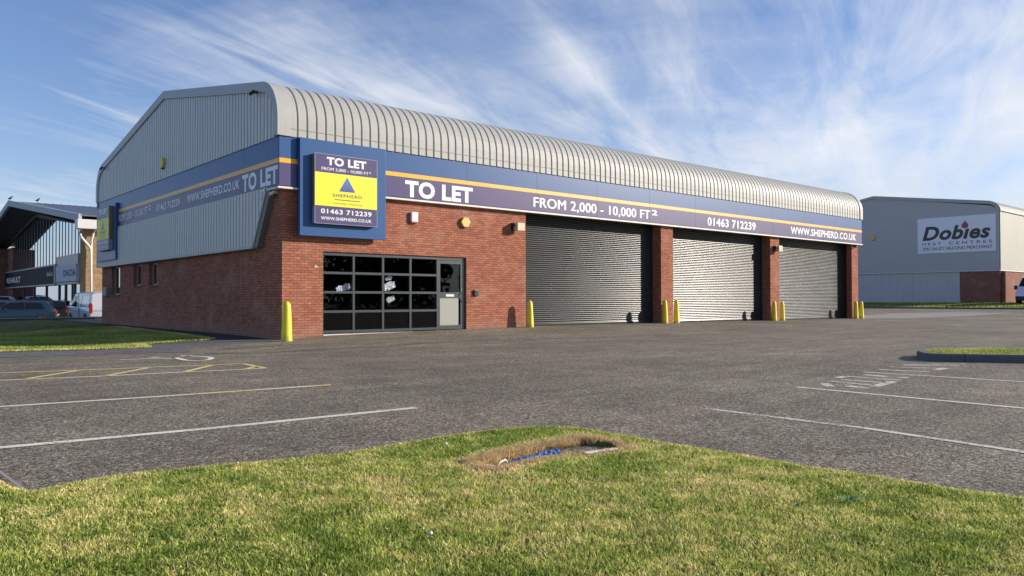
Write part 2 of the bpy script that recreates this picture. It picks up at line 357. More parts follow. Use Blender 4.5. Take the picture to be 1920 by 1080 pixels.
def band(ang,c,wd,amp,wob,x0,x1):
    """a long streak of cirrus: distance to a line in the cloud plane, wobbled by noise, faded at both ends"""
    n=(-math.sin(math.radians(ang)),math.cos(math.radians(ang)))
    sp2=nd.new('ShaderNodeSeparateXYZ'); nt.links.new(P,sp2.inputs[0])
    d=W.math('ADD',W.math('MULTIPLY',sp2.outputs[0],n[0]),W.math('MULTIPLY_ADD',sp2.outputs[1],n[1],-c))
    d=W.math('ADD',d,W.math('MULTIPLY',W.math('SUBTRACT',W.noise(rotmap(ang,1.1,2.2,(c*3,1,0)),1.4,3,.6),.5),wob))
    k=W.math('SUBTRACT',1,W.math('MINIMUM',W.math('DIVIDE',W.math('ABSOLUTE',d),wd),1)); k=W.math('MULTIPLY',k,k)
    e=W.math('MULTIPLY',W.math('SMOOTH_MIN',W.math('DIVIDE',W.math('SUBTRACT',sp2.outputs[0],x0),.5),1,.1),W.math('MINIMUM',W.math('DIVIDE',W.math('SUBTRACT',x1,sp2.outputs[0]),.6),1))
    return W.math('MULTIPLY',W.math('MULTIPLY',k,W.math('MAXIMUM',W.math('MINIMUM',e,1),0)),amp)
base=W.noise(rotmap(24,.62,1.15,(3.4,1.2,0)),1.0,8,.56,.35)
mask=W.noise(rotmap(10,.5,.9,(8.1,5.3,0)),1.0,3,.5)
fib=W.noise(rotmap(24,.75,3.0,(1.3,4.2,0)),1.3,9,.63,.75)
fib2=W.noise(rotmap(-62,.6,2.2,(7.3,2.2,0)),1.1,8,.60,.6)
side=W.math('MULTIPLY_ADD',sp.outputs[0],.30,-.165); low=W.math('MULTIPLY',W.math('SUBTRACT',.34,sp.outputs[2]),.30)
dens=W.math('ADD',W.math('MULTIPLY',base,.95),W.math('ADD',side,low))
dens=W.math('ADD',dens,W.math('MULTIPLY',W.math('SUBTRACT',fib,.5),W.math('MULTIPLY',W.ramp(mask,[(.35,.4),(.65,1)]),1.2)))
dens=W.math('ADD',dens,W.math('MULTIPLY',W.math('SUBTRACT',fib2,.5),W.math('MULTIPLY',W.math('SUBTRACT',1.1,W.ramp(mask,[(.35,.1),(.65,1)])),.42)))
for bnd in ((25,.742,.17,.24,.16,1.0,3.4),(12,1.93,.07,.17,.10,.45,2.1),(27,2.22,.06,.13,.08,.1,1.3),(-80,-1.0,.35,.10,.3,1.2,5),(20,1.2,.12,.10,.2,1.6,4)): dens=W.math('ADD',dens,band(*bnd))
cl=W.ramp(dens,[(.34,.03),(.48,.22),(.65,.56),(.86,.92)])
skyc=W.mix(1.0,sky.outputs[0],(.77,.86,1.12),'MULTIPLY')
cc=W.mix(W.ramp(W.noise(rotmap(10,.8,1.4,(9,3,0)),1.0,5),[(.35,0),(.7,1)]),(4.9,5.2,5.8),(6.4,6.5,6.8))
fin=W.mix(cl,skyc,cc)
# pale air low over the horizon
hz=W.math('POWER',W.math('MAXIMUM',W.math('SUBTRACT',1,W.math('MULTIPLY',W.math('MAXIMUM',sp.outputs[2],0),3.6)),0),2.8)
fin=W.mix(W.math('MULTIPLY',hz,.8),fin,W.mix(W.math('MAXIMUM',sp.outputs[0],0),(4.1,4.6,5.5),(5.3,5.6,6.1)))
nt.links.new(fin,bg.inputs['Color']); bg.inputs['Strength'].default_value=.104
w.cycles.sampling_method='MANUAL'; w.cycles.sample_map_resolution=256
vs=bpy.context.scene.view_settings; vs.view_transform='Standard'; vs.look='None'; vs.exposure=.5; vs.gamma=1; bpy.context.scene.display_settings.display_device='sRGB'

# ------------------------------------------------------------------ ground
def grid_mesh(name, xs, ys, zf, m, smooth=True, kind='structure'):
    X,Y=np.meshgrid(xs,ys); Z=zf(X,Y); n,k=X.shape
    me=bpy.data.meshes.new(name); co_=np.stack([X,Y,Z],-1).reshape(-1,3)
    i=np.arange(n*k).reshape(n,k); q=np.stack([i[:-1,:-1],i[:-1,1:],i[1:,1:],i[1:,:-1]],-1).reshape(-1,4)
    me.vertices.add(len(co_)); me.vertices.foreach_set('co',co_.ravel()); me.loops.add(q.size); me.loops.foreach_set('vertex_index',q.ravel().astype(np.int32))
    me.polygons.add(len(q)); me.polygons.foreach_set('loop_start',np.arange(0,q.size,4,dtype=np.int32)); me.polygons.foreach_set('loop_total',np.full(len(q),4,dtype=np.int32))
    me.update(calc_edges=True); me.validate()
    if smooth: me.polygons.foreach_set('use_smooth',np.ones(len(q),bool))
    me.materials.append(m); o=bpy.data.objects.new(name,me); C.objects.link(o); tag(o,kind=kind); return o
xs=np.concatenate([[-900,-500,-250,-120,-60,-35],np.arange(-22,62,.5),np.arange(62,80,2),[90,130,250,500,1000]])
ys=np.concatenate([[-900,-500,-250,-120,-60,-40],np.arange(-28,40,.5),[44,50,60,80,120,250,500,1000]])
grid_mesh('ground',xs,ys,g,M['asphalt'])

def polysd(poly):
    P_=np.array(poly,float); A=P_; B=np.roll(P_,-1,0)
    def f(X,Y):
        X=np.asarray(X,float); Y=np.asarray(Y,float); d=np.full(X.shape,1e9); ins=np.zeros(X.shape,bool)
        for (ax,ay),(bx,by) in zip(A,B):
            ex,ey=bx-ax,by-ay; t=np.clip(((X-ax)*ex+(Y-ay)*ey)/(ex*ex+ey*ey),0,1); d=np.minimum(d,np.hypot(X-ax-t*ex,Y-ay-t*ey))
            c=((ay>Y)!=(by>Y)); xi=ax+(Y-ay)*ex/(ey if abs(ey)>1e-9 else 1e-9); ins^=(c&(X<xi))
        return np.where(ins,d,-d)
    return f
def vnoise(X,Y,s,seed):
    r=np.random.default_rng(seed).random((256,256)); x=X*s+1000.3; y=Y*s+1000.7; i=np.floor(x).astype(int); j=np.floor(y).astype(int); u=sm(x-i); v=sm(y-j)
    a=r[i%256,j%256]; b=r[(i+1)%256,j%256]; c=r[i%256,(j+1)%256]; d=r[(i+1)%256,(j+1)%256]
    return a*(1-u)*(1-v)+b*u*(1-v)+c*(1-u)*v+d*u*v
def fbm(X,Y,s,seed): return (vnoise(X,Y,s,seed)+.5*vnoise(X,Y,s*2.1,seed+1)+.25*vnoise(X,Y,s*4.3,seed+2))/1.75

def drape(mb, pts, w, dz=.004, step=.25):
    """a strip of width w along pts lying on the yard"""
    L=[]
    for (a,b) in zip(pts[:-1],pts[1:]):
        n=max(1,int(math.hypot(b[0]-a[0],b[1]-a[1])/step)); L+=[(a[0]+(b[0]-a[0])*i/n,a[1]+(b[1]-a[1])*i/n) for i in range(n)]
    L.append(pts[-1]); vs=[]
    for i,p in enumerate(L):
        a=L[max(0,i-1)]; b=L[min(len(L)-1,i+1)]; dx,dy=b[0]-a[0],b[1]-a[1]; l=math.hypot(dx,dy) or 1; nx,ny=-dy/l*w/2,dx/l*w/2
        for q in ((p[0]+nx,p[1]+ny),(p[0]-nx,p[1]-ny)): vs.append((q[0],q[1],gz(*q)+dz))
    mb.add(vs,[(2*i,2*i+1,2*i+3,2*i+2) for i in range(len(L)-1)])
def sheet(name, poly, m, dz, step=.5, kind='structure'):
    """flat area inside poly draped on the yard (grid clipped by the polygon through bisecting)"""
    import bmesh
    bm=bmesh.new(); f=bm.faces.new([bm.verts.new((x,y,0)) for x,y in poly]); bmesh.ops.triangulate(bm,faces=[f])
    x0=min(p[0] for p in poly); x1=max(p[0] for p in poly); y0=min(p[1] for p in poly); y1=max(p[1] for p in poly)
    for ax,a,b in ((0,x0,x1),(1,y0,y1)):
        t=math.ceil(a/step)*step
        while t<b:
            c=[0,0,0]; c[ax]=t; n=[0,0,0]; n[ax]=1
            bmesh.ops.bisect_plane(bm,geom=bm.verts[:]+bm.edges[:]+bm.faces[:],plane_co=c,plane_no=n); t+=step
    for v in bm.verts: v.co.z=gz(v.co.x,v.co.y)+dz
    bmesh.ops.recalc_face_normals(bm,faces=bm.faces)
    me=bpy.data.meshes.new(name); bm.to_mesh(me); bm.free(); 
    if sum(p.normal.z for p in me.polygons)<0: me.flip_normals()
    me.materials.append(m); o=bpy.data.objects.new(name,me); C.objects.link(o); tag(o,kind=kind); return o
def markings(name,label,strips,m):
    mb=MB()
    for pts,w_ in strips: drape(mb,pts,w_)
    return tag(mb.build(name,m,fixn=False),kind='structure')
markings('white_bay_line','w',[([(-8.56,-13.5),(-8.37,-13.51),(-6.89,-13.68),(-4.85,-13.8)],.105)],M['mark_w'])
markings('yellowed_bay_line','w',[([(-8.28,-10.84),(-8.01,-10.87),(-6.45,-11.09),(-4.48,-11.3)],.10)],M['mark_yw'])
markings('hatched_yellow_marking','w',[([(-10,-6.1),(-7.61,-6.43),(-6.68,-6.68),(-5.48,-6.95),(-4.02,-7.28)],.085),([(-4.02,-7.28),(-4.09,-8.39)],.085),
   ([(-7.27,-7.72),(-6.4,-6.76)],.09),([(-6.36,-8.05),(-5.42,-6.96)],.09),([(-5.31,-8.2),(-4.48,-7.17)],.09),([(-4.40,-8.32),(-4.06,-7.95)],.08)],M['mark_y'])
markings('white_hatching_edge_line','w',[([(-10,-7.4),(-7.77,-7.72),(-6.36,-8.05),(-5.15,-8.23),(-4.09,-8.39)],.09)],M['mark_yw'])
markings('wheelchair_symbol','w',[([(-5.35,-4.87),(-4.9,-4.96),(-4.7,-5.1),(-4.55,-5.25)],.10),([(-4.6,-4.7),(-4.41,-4.95),(-4.47,-5.42),(-4.49,-5.83),(-4.39,-6.07),(-4.18,-6.02),(-4.01,-5.79),(-3.9,-5.38),(-3.93,-5.14),(-4.02,-4.9),(-4.11,-4.66)],.11),([(-4.75,-4.6),(-4.4,-5.0)],.16),([(-4.2,-4.6),(-4.02,-4.72)],.22)],M['mark_w'])
R_=[((4.11,-14.91),(5.01,-15.57)),((4.0,-14.98),(4.52,-15.64)),((3.52,-14.95),(3.81,-15.59)),((3.48,-15.67),(3.94,-15.63)),((2.92,-15.05),(3.06,-15.75)),((1.91,-15.27),(1.89,-15.61)),((1.52,-15.21),(1.52,-15.94)),((1.01,-15.37),(1.04,-16.02)),((.72,-15.33),(.63,-15.98)),((.49,-16.04),(1.29,-15.94)),((.32,-15.79),(.25,-16.09)),((.39,-15.44),(.09,-15.68)),((1.22,-15.21),(1.47,-15.22)),((1.87,-15.77),(1.97,-15.87))]
markings('worn_bay_lettering','w',[([a,b],.085 if abs(a[1]-b[1])>.5 else .12) for a,b in R_],M['mark_mid'])
markings('white_bay_line','w',[([(2.34,-15.07),(2.43,-16.1),(2.52,-17.11),(2.7,-20)],.075)],M['mark_w'])
markings('white_bay_line','w',[([(-.26,-15.42),(-.32,-17.95),(-.45,-21)],.08)],M['mark_w'])
markings('white_bay_line','w',[([(-2.71,-15.76),(-2.7,-17.37),(-2.9,-18.8),(-3.05,-21)],.085)],M['mark_mid'])
# tar joints where the yard was patched
mj=MB(); drape(mj,[(-3.6,-4.3),(-2.6,-4.96),(-.9,-4.6),(2.5,-4.75),(6,-5.3),(12,-6.6),(20,-8.3),(30,-10.2)],.05); drape(mj,[(-1.2,-2.6),(2,-2.55),(5,-2.7),(8.5,-2.3),(9.6,-1.6)],.035); drape(mj,[(-3.1,-3.4),(-2.3,-3.0),(-1.2,-2.6)],.05)
mj.build('asphalt_joint',plain('tar_joint',(.022,.02,.019),.6),fixn=False)['kind']='structure'

# ------------------------------------------------------------------ lawns and grass
FL=[(-8.45,-15.31),(-8.1,-15.22),(-7.75,-15.23),(-7.2,-15.40),(-6.67,-15.52),(-6.2,-15.46),(-5.86,-15.45),(-5.5,-15.44),(-5.19,-15.47),(-4.87,-15.58),(-4.68,-15.72),(-4.60,-15.93),(-4.61,-16.25),(-4.62,-16.92),(-4.59,-17.82),(-4.52,-18.33),(-4.54,-18.69),(-4.46,-19.03),(-4.42,-24),(-15,-24),(-15,-8),(-8.80,-8),(-8.72,-13.2),(-8.52,-15.1)]
fsd=polysd(FL)
PIT=[(-6.13,-16.56),(-5.75,-16.50),(-5.45,-16.54),(-5.1,-16.66),(-4.98,-16.50),(-5.03,-16.32),(-5.5,-16.33),(-5.84,-16.36),(-6.1,-16.44)]
psd=polysd(PIT)
def lawn_z(X,Y):
    sd=fsd(X,Y); base=-.07+.03*np.clip((sd+.03)/.06,-1.6,1)+.045*sm(sd/1.2)*(fbm(X,Y,.9,5)-.3)+.015*(fbm(X,Y,5,9)-.5)*np.clip(sd*8,0,1)
    pd=psd(X,Y); return base-.13*sm((pd+.03)/.10)
def lawnmesh():
    xs=np.concatenate([np.arange(-15,-9.5,.25),np.arange(-9.5,-4.25,.035)]); ys=np.concatenate([np.arange(-24,-19.2,.2),np.arange(-19.2,-15.0,.035),np.arange(-15,-7.9,.2)])
    return grid_mesh('lawn',xs,ys,lawn_z,M['lawn'])
lawnmesh()
grid_mesh('pit_soil',np.arange(-6.3,-4.8,.02),np.arange(-16.8,-16.15,.02),lambda X,Y: lawn_z(X,Y)+np.where(psd(X,Y)>.0,.005,-.03)+.006*fbm(X,Y,30,3)*(psd(X,Y)>0),M['soil'])
def blades(name, X, Y, Z, h, wd, col, bend=.5, m=None, kind='stuff'):
    """one mesh of blades, five vertices each"""
    n=len(X); a=RNG.random(n)*2*np.pi; ba=RNG.random(n)*2*np.pi; dx,dy=np.cos(a)*wd/2,np.sin(a)*wd/2; b=h*bend*(.3+RNG.random(n)); bx,by=np.cos(ba)*b,np.sin(ba)*b
    V=np.empty((n,5,3)); V[:,0]=np.stack([X-dx,Y-dy,Z],-1); V[:,1]=np.stack([X+dx,Y+dy,Z],-1)
    V[:,2]=np.stack([X+dx*.8+bx*.35,Y+dy*.8+by*.35,Z+h*.55],-1); V[:,3]=np.stack([X-dx*.8+bx*.35,Y-dy*.8+by*.35,Z+h*.55],-1); V[:,4]=np.stack([X+bx,Y+by,Z+h*(.95-.25*RNG.random(n))],-1)
    me=bpy.data.meshes.new(name); me.vertices.add(n*5); me.vertices.foreach_set('co',V.ravel())
    o5=(np.arange(n)*5)[:,None]; idx=np.concatenate([o5+np.array([0,1,2,3]),o5+np.array([3,2,4])],1).astype(np.int32)
    me.loops.add(n*7); me.loops.foreach_set('vertex_index',idx.ravel()); me.polygons.add(n*2)
    ls=np.stack([np.arange(n)*7,np.arange(n)*7+4],-1).ravel().astype(np.int32); lt=np.tile([4,3],n).astype(np.int32)
    me.polygons.foreach_set('loop_start',ls); me.polygons.foreach_set('loop_total',lt); me.update(calc_edges=True)
    ca=me.color_attributes.new('Col','FLOAT_COLOR','POINT'); cc_=np.ones((n,5,4)); cc_[:,:,:3]=col[:,None,:]; ca.data.foreach_set('color',cc_.ravel())
    me.materials.append(m or M['blade']); o=bpy.data.objects.new(name,me); C.objects.link(o); o['kind']=kind; return o
GREENS=np.array([[.17,.25,.04],[.32,.41,.07],[.50,.53,.12],[.76,.66,.27],[.86,.71,.38]])
def gcol(t):
    t=np.clip(t,0,.999)*4; i=t.astype(int); f=(t-i)[:,None]; return GREENS[i]*(1-f)+GREENS[np.minimum(i+1,4)]*f
CX,CY=-9.2836,-20.3768
def sample(n,x0,x1,y0,y1): return x0+(x1-x0)*RNG.random(n), y0+(y1-y0)*RNG.random(n)
def infrustum(X,Y,margin=.12):
    dx,dy=X-CX,Y-CY; d=dx*math.sin(yaw)+dy*math.cos(yaw); l=dx*math.cos(yaw)-dy*math.sin(yaw); return (d>2.0)&(np.abs(l)<d*(.662+margin)+.3),d
def front_grass():
    X,Y=sample(900000,-10.2,-4.3,-20.6,-13); ok,d=infrustum(X,Y); sd=fsd(X,Y); pd=psd(X,Y)
    keep=ok&(sd>-.015)&(pd<-.045)&(RNG.random(len(X))<np.clip(1.15-.10*d,.45,1)); X,Y,d,sd,pd=X[keep],Y[keep],d[keep],sd[keep],pd[keep]
    n=len(X); patch=fbm(X,Y,1.5,21); p2=fbm(X,Y,8,31); p3=fbm(X,Y,.55,41)
    t=.40+.60*(patch-.5)+.85*(p2-.5)+.3*(p3-.5)+.26*RNG.standard_normal(n); t=np.where(sd<.10,t+.35*(1-sd/.10),t); t=np.where(pd>-.3,t+.6*np.clip((pd+.3)/.22,0,1),t)
    h=(.015+.018*RNG.random(n))*(.7+.8*fbm(X,Y,3,51)); h=np.where(sd<.05,h*.8,h)
    c=gcol(t)*((.72+.56*RNG.random(n))*(.78+.55*fbm(X,Y,14,91)))[:,None]*1.06; straw=pd>-.16
    c=np.where(straw[:,None],np.array([.82,.62,.32])*(.6+.5*RNG.random(n))[:,None],c)
    o=blades('grass',X,Y,lawn_z(X,Y)-.004,h,.0022+.0022*RNG.random(n)+.0005*d,c,.65); tag(o,'short mown grass with dry yellow patches on the near lawn','grass')
    # dead grass round and inside the pit
    X,Y=sample(60000,-6.6,-4.6,-16.95,-15.95); pd=psd(X,Y)+.05*(fbm(X,Y,4,61)-.5); keep=(pd>-.13)&(pd<.05)&((Y>-16.40)|(pd<-.05)&(Y>-16.5)&(RNG.random(len(X))<.35)|(pd<-.05)&(RNG.random(len(X))<.15)|(X<-6.0)); X,Y,pd=X[keep],Y[keep],pd[keep]; n=len(X)
    h=(.020+.035*RNG.random(n))*np.where(Y>-16.40,1.15,.6); c=np.array([.92,.70,.38])*(.45+.65*RNG.random(n))[:,None]; c=np.where((pd>-.01)[:,None]&(X>-5.45)[:,None],c*.42,c)
    o=blades('dry_grass',X,Y,lawn_z(X,Y),h,.004,c,.8); tag(o,'dead straw coloured grass round the open pit','grass')
front_grass()
# the small edging strip beside the left bays
mb=MB(); drape(mb,[(-8.60,-8),(-8.56,-13.3),(-8.46,-15.28)],.022,.012); mb.build('edging_strip',M['concrete'],fixn=False)['kind']='structure'

def far_lawn(name,poly,step,zf,n,hh,ww,label,greener=0.,region=None):
    sdf=polysd(poly); px=[p[0] for p in poly]; py=[p[1] for p in poly]
    grid_mesh(name,np.arange(min(px)-step,max(px)+step*2,step),np.arange(min(py)-step,max(py)+step*2,step),lambda X,Y: zf(X,Y)+.03*np.clip(sdf(X,Y)/(step*.6),-3,1)+.02*(fbm(X,Y,.8,3)-.5)*(sdf(X,Y)>0),M['lawn'])
    r=region or (min(px),max(px),min(py),max(py)); X,Y=sample(n,*r); ok,d=infrustum(X,Y); sd=sdf(X,Y); k=ok&(sd>-.02); X,Y,sd=X[k],Y[k],sd[k]; m_=len(X)
    t=.30-greener+1.0*(fbm(X,Y,.7,71)-.5)+.22*RNG.standard_normal(m_)+np.where(sd<.25,.35,0); c=gcol(t)*(.8+.4*RNG.random(m_))[:,None]
    z=zf(X,Y)+.02; h=hh*(.6+.8*RNG.random(m_)); o=blades('grass',X,Y,z,h,ww*(1+RNG.random(m_)),c,.6); tag(o,label,'grass')
LL=[(-16,-.3),(-7,-.3),(-6.67,-.72),(-5.38,-1.38),(-4.3,-1.60),(-3.85,-1.54),(-3.5,.2),(-3.33,.9),(-2.26,1.15),(-1.67,.97),(-1.3,1.44),(-1.07,3.9),(-.75,12),(-.6,19.3),(-.7,28.3),(-16,28.3)]
far_lawn('side_lawn',LL,.25,g,150000,.04,.008,'grass of the side lawn along the gable wall',.02,(-10,-.6,-1.7,14))
PATH=[(-16,-2.62),(-6.94,-2.78),(-5.15,-3.05),(-3.65,-3.55),(-3.25,-2.09),(-.86,-.63),(-.02,-.10),(-.02,1.2),(-16,1.6)]
sheet('path',PATH,M['slabs'],.004)
sheet('concrete_apron',[(34.95,3.5),(34.95,-.2),(35.8,-2.0),(39,-2.2),(44,-2.9),(50,-3.1),(50.5,.5),(46.5,3.2),(40,2.6)],plain('pale_concrete_yard',(.30,.27,.23),.85,0,.25,.8),.004)
sheet('gravel_strip',[(-1.2,.9),(-.02,1.0),(-.02,30),(-1.4,30)],M['soil'],.008,1.0)
mb=MB(); drape(mb,[(-16,-2.62),(-6.94,-2.78),(-5.15,-3.05),(-3.65,-3.55)],.06,.010); drape(mb,[(-3.25,-2.09),(-.86,-.63),(-.1,-.14)],.05,.010); mb.build('path_edging',M['concrete'],fixn=False)['kind']='structure'

# low wall behind the side lawn
lw=thing('low_wall','long low dark kerb wall behind the side lawn in front of the parked cars','wall',(-6,28.7,-.25))
mb=MB((-6,28.7,-.25)); mb.box(-16,1.8,28.6,28.85,-.6,.025); mb.build('wall',M['kerb'],lw,bevel=.02)
mb=MB((-6,28.7,-.25)); mb.box(-16.02,1.82,28.56,28.89,.028,.065); mb.build('coping',M['concrete'],lw,bevel=.012)

# kerbed island on the right
IS=[(5.24,-14.93),(5.35,-14.76),(5.64,-14.57),(5.95,-14.42),(6.5,-14.30),(7.2,-14.45),(7.9,-15.2),(9.5,-17.6),(11,-20),(8.6,-20.2),(5.98,-16.15),(5.27,-15.08)]
def ring(poly,t):
    """inset polygon (clockwise or not) by t"""
    P_=[Vector(p) for p in poly]; n=len(P_); A=sum(P_[i].x*P_[(i+1)%n].y-P_[(i+1)%n].x*P_[i].y for i in range(n)); sg=1 if A>0 else -1; out=[]
    for i in range(n):
        a=(P_[i]-P_[i-1]).normalized(); b=(P_[(i+1)%n]-P_[i]).normalized(); na=Vector((-a.y,a.x))*sg; nb=Vector((-b.y,b.x))*sg; q=(na+nb).normalized(); out.append(tuple(P_[i]+q*t/max(.4,q.dot(na))))
    return out
isl=thing('kerbed_island','grass topped traffic island edged with dark concrete kerbs','traffic island',(7,-16,-.07))
mb=MB((7,-16,-.07)); inn=ring(IS,.13); n=len(IS)
mid=ring(IS,.025)
vs_=[(x,y,-.12) for x,y in IS]+[(x,y,.035) for x,y in IS]+[(x,y,.065) for x,y in mid]+[(x,y,.065) for x,y in inn]+[(x,y,-.12) for x,y in inn]
mb.add(vs_,[(k*n+i,k*n+(i+1)%n,(k+1)*n+(i+1)%n,(k+1)*n+i) for k in range(4) for i in range(n)])
mb.build('kerb',M['kerb'],isl)
mb=MB((7,-16,-.07)); mb.prism(inn,2,-.1,.055); mb.build('turf',M['lawn'],isl)
sdi=polysd(inn); X,Y=sample(60000,5,11,-20.2,-14.2); sd=sdi(X,Y); ok,d=infrustum(X,Y); k=(sd>.0)&ok; X,Y=X[k],Y[k]; m_=len(X)
o=blades('grass',X,Y,np.full(m_,.05),.035*(.6+.9*RNG.random(m_)),.007+0*X,gcol(.42+.9*(fbm(X,Y,1.2,81)-.5)+.2*RNG.standard_normal(m_))*(.8+.4*RNG.random(m_))[:,None],.6,kind='stuff'); o.parent=isl; o.location=(-7,16,.07)

# kerb joints along the island
mb=MB((7,-16,-.07))
for (a,b) in ((IS[-2],IS[-1]),(IS[-3],IS[-2])):
    L_=math.hypot(b[0]-a[0],b[1]-a[1]); k_=int(L_/.9)
    for i in range(1,k_+1):
        t=i*.9/L_
        if t>=1: break
        x=a[0]+(b[0]-a[0])*t; y=a[1]+(b[1]-a[1])*t; dx,dy=(b[0]-a[0])/L_,(b[1]-a[1])/L_
        nx,ny=-dy,dx
        s_=-1 if sdi(np.array([x+nx*.1]),np.array([y+ny*.1]))[0]<sdi(np.array([x-nx*.1]),np.array([y-ny*.1]))[0] else 1
        q=lambda u,v,z:(x+dx*u+nx*s_*v,y+dy*u+ny*s_*v,z)
        mb=MB((7,-16,-.07)); mb.add([q(-.006,-.004,-.08),q(.006,-.004,-.08),q(.006,-.004,.04),q(-.006,-.004,.04),q(.006,.02,.068),q(-.006,.02,.068),q(.006,.12,.068),q(-.006,.12,.068)],[(0,1,2,3),(3,2,4,5),(5,4,6,7)]); mb.build('joint',M['black'],isl,fixn=False)

# ------------------------------------------------------------------ things in the near lawn
mb=MB((-5.25,-16.68,0)); mb.prism([(-5.40,-16.655),(-5.11,-16.70),(-5.115,-16.735),(-5.405,-16.69)],2,-.17,-.022)
tag(mb.build('concrete_slab',M['trim'],bevel=.006),'pale narrow strip of concrete along the near edge of the pit','concrete strip').location=(-5.25,-16.68,0)
def crumple(name,m,c,sx,sy,amp,nx,ny,ang,seed,label,cat,vertical=False,loc=None):
    r=np.random.default_rng(seed); mb=MB(); ca,sa=math.cos(ang),math.sin(ang)
    for j in range(ny+1):
        for i in range(nx+1):
            u=(i/nx-.5); v=(j/ny-.5); e=1-.25*(abs(u)*2)**3
            u2=u*sx*(1+.1*r.standard_normal()/2); v2=v*sy*e*(1+.25*r.standard_normal()/2); h=amp*(r.random()-.3)
            if vertical: mb.v.append((u2,h,v2))
            else: mb.v.append((ca*u2-sa*v2,sa*u2+ca*v2,h))
    for j in range(ny):
        for i in range(nx): k=j*(nx+1)+i; mb.f.append((k,k+1,k+nx+2,k+nx+1))
    o=mb.build(name,m,None,fixn=False); o.location=c; return tag(o,label,cat)
crumple('plastic_sheet',M['bluesheet'],(-5.60,-16.425,-.075),.50,.12,.013,26,7,.10,3,'crumpled glossy blue plastic sheet lying in the pit','plastic sheet').rotation_euler=(.36,0,0)
mb=MB(); mb.tube([(0,0,0),(.05,.01,.05),(.11,.03,.055),(.16,.07,.03),(.19,.11,-.03)],.006,6); o=mb.build('cable',M['camwhite'],smooth=True); o.location=(-6.07,-16.52,-.08); tag(o,'short pale cable curling up out of the left end of the pit','cable')
mb=MB(); mb.prism([(-.03,-.05),(.035,-.04),(.03,.04),(-.02,.05)],2,-.02,.05); o=mb.build('metal_box',M['camwhite'],bevel=.006); o.location=(-6.12,-16.53,-.09); o.rotation_euler=(.3,-.4,.5); tag(o,'small broken white box at the left end of the pit','box')
def weed(x,y,n,L,seed,label):
    r=random.Random(seed); root=thing('weed',label,'weed',(x,y,float(lawn_z(np.array([x]),np.array([y]))[0])+.01)); mb=MB()
    for k in range(n):
        a=2*math.pi*k/n+r.uniform(-.3,.3); l=L*r.uniform(.7,1.2); w_=l*.26; ca,sa=math.cos(a),math.sin(a); pts=[]
        for i,(t,ww,z) in enumerate(((0,.1,.0),(.3,.75,.25),(.65,1,.34),(.9,.6,.26),(1.02,.05,.18))):
            for s_ in (-1,1): pts.append((ca*l*t-sa*w_*ww*s_*.5, sa*l*t+ca*w_*ww*s_*.5, l*z+.004*abs(s_)))
        mb.add(pts,[(2*i,2*i+1,2*i+3,2*i+2) for i in range(4)])
    mb.build('leaf',plain('weed_leaf',(.13,.27,.05),.5,0,.3,30),root,smooth=True,fixn=False)
weed(-5.34,-18.49,9,.075,1,'broad leaved green weed, the largest in the near lawn on the right')
weed(-5.62,-18.36,6,.04,2,'small green weed in the near lawn just left of the large weed')
weed(-8.50,-16.03,8,.05,3,'dark green weed tuft near the left corner of the near lawn')
for i,(x,y,s_,lab) in enumerate(((-5.98,-15.86,.012,'white scrap of litter on the grass beyond the pit'),(-7.3,-17.55,.010,'small white flower head low in the near lawn'))):
    mb=MB(); mb.lathe([(.2*s_,0),(s_,.4*s_),(.8*s_,1.2*s_),(.1*s_,1.5*s_)],n=7); o=mb.build('litter' if i==0 else 'daisy',M['white'],smooth=True); o.location=(x,y,float(lawn_z(np.array([x]),np.array([y]))[0])+.03); tag(o,lab,'litter' if i==0 else 'flower')

# ------------------------------------------------------------------ main building
L,Wd=34.764,19.40; FT,ST,SB,FB=5.60,4.955,4.825,4.195; OV=.16
BO=(0,0,0)
bld=thing('trade_unit','long red brick trade unit with curved grey ribbed roof, blue fascia and three roller shutters','building',BO)
OPEN=[(9.12,16.78,4.19),(17.59,25.37,4.19),(26.205,34.0,4.19)]; SH=(1.25,6.46,2.43)
WIN=[(16.37,17.72,1.27,2.51),(13.27,14.33,1.61,2.50),(11.15,12.18,1.61,2.49)]
T=.30
mb=MB()
def panels(mb, a0,a1,z0,z1, holes, put):
    cuts=sorted({a0,a1,*[h[0] for h in holes],*[h[1] for h in holes]})
    for a,b in zip(cuts[:-1],cuts[1:]):
        hs=sorted([h for h in holes if h[0]<=a and h[1]>=b],key=lambda h:h[2]); z=z0
        for h in hs:
            if h[2]>z: put(a,b,z,h[2])
            z=h[3]
        if z<z1: put(a,b,z,z1)
panels(mb,0,OPEN[0][0],-.3,4.19,[(SH[0],SH[1],-.3,SH[2])],lambda a,b,z,w_: mb.box(a,b,0,T,z,w_))
panels(mb,T,Wd,-.3,4.19,[(a,b,c,d) for a,b,c,d in WIN],lambda a,b,z,w_: mb.box(0,T,a,b,z,w_))
mb.box(T,L,Wd-T,Wd,-.3,4.19); mb.box(L-T,L,T,Wd-T,-.3,4.19)
mb.build('brick_wall',M['brick'],bld,fixn=True)
for (a,b) in ((16.78,17.59),(25.37,26.205),(34.0,L)):
    mb=MB(); mb.box(a,b,0,.50 if b<L-.01 else .299,-.3,4.19); mb.build('brick_pillar',M['brick'],bld)
# beam and dark soffit behind the fascia
mb=MB(); mb.box(-.1,L+.1,-.10,-.002,4.20,5.5); mb.box(-.1,-.002,0,Wd+.1,4.20,5.5); mb.box(.01,L-.01,.01,1.1,4.23,4.5); mb.build('fascia_backing',M['dark_trim'],bld)
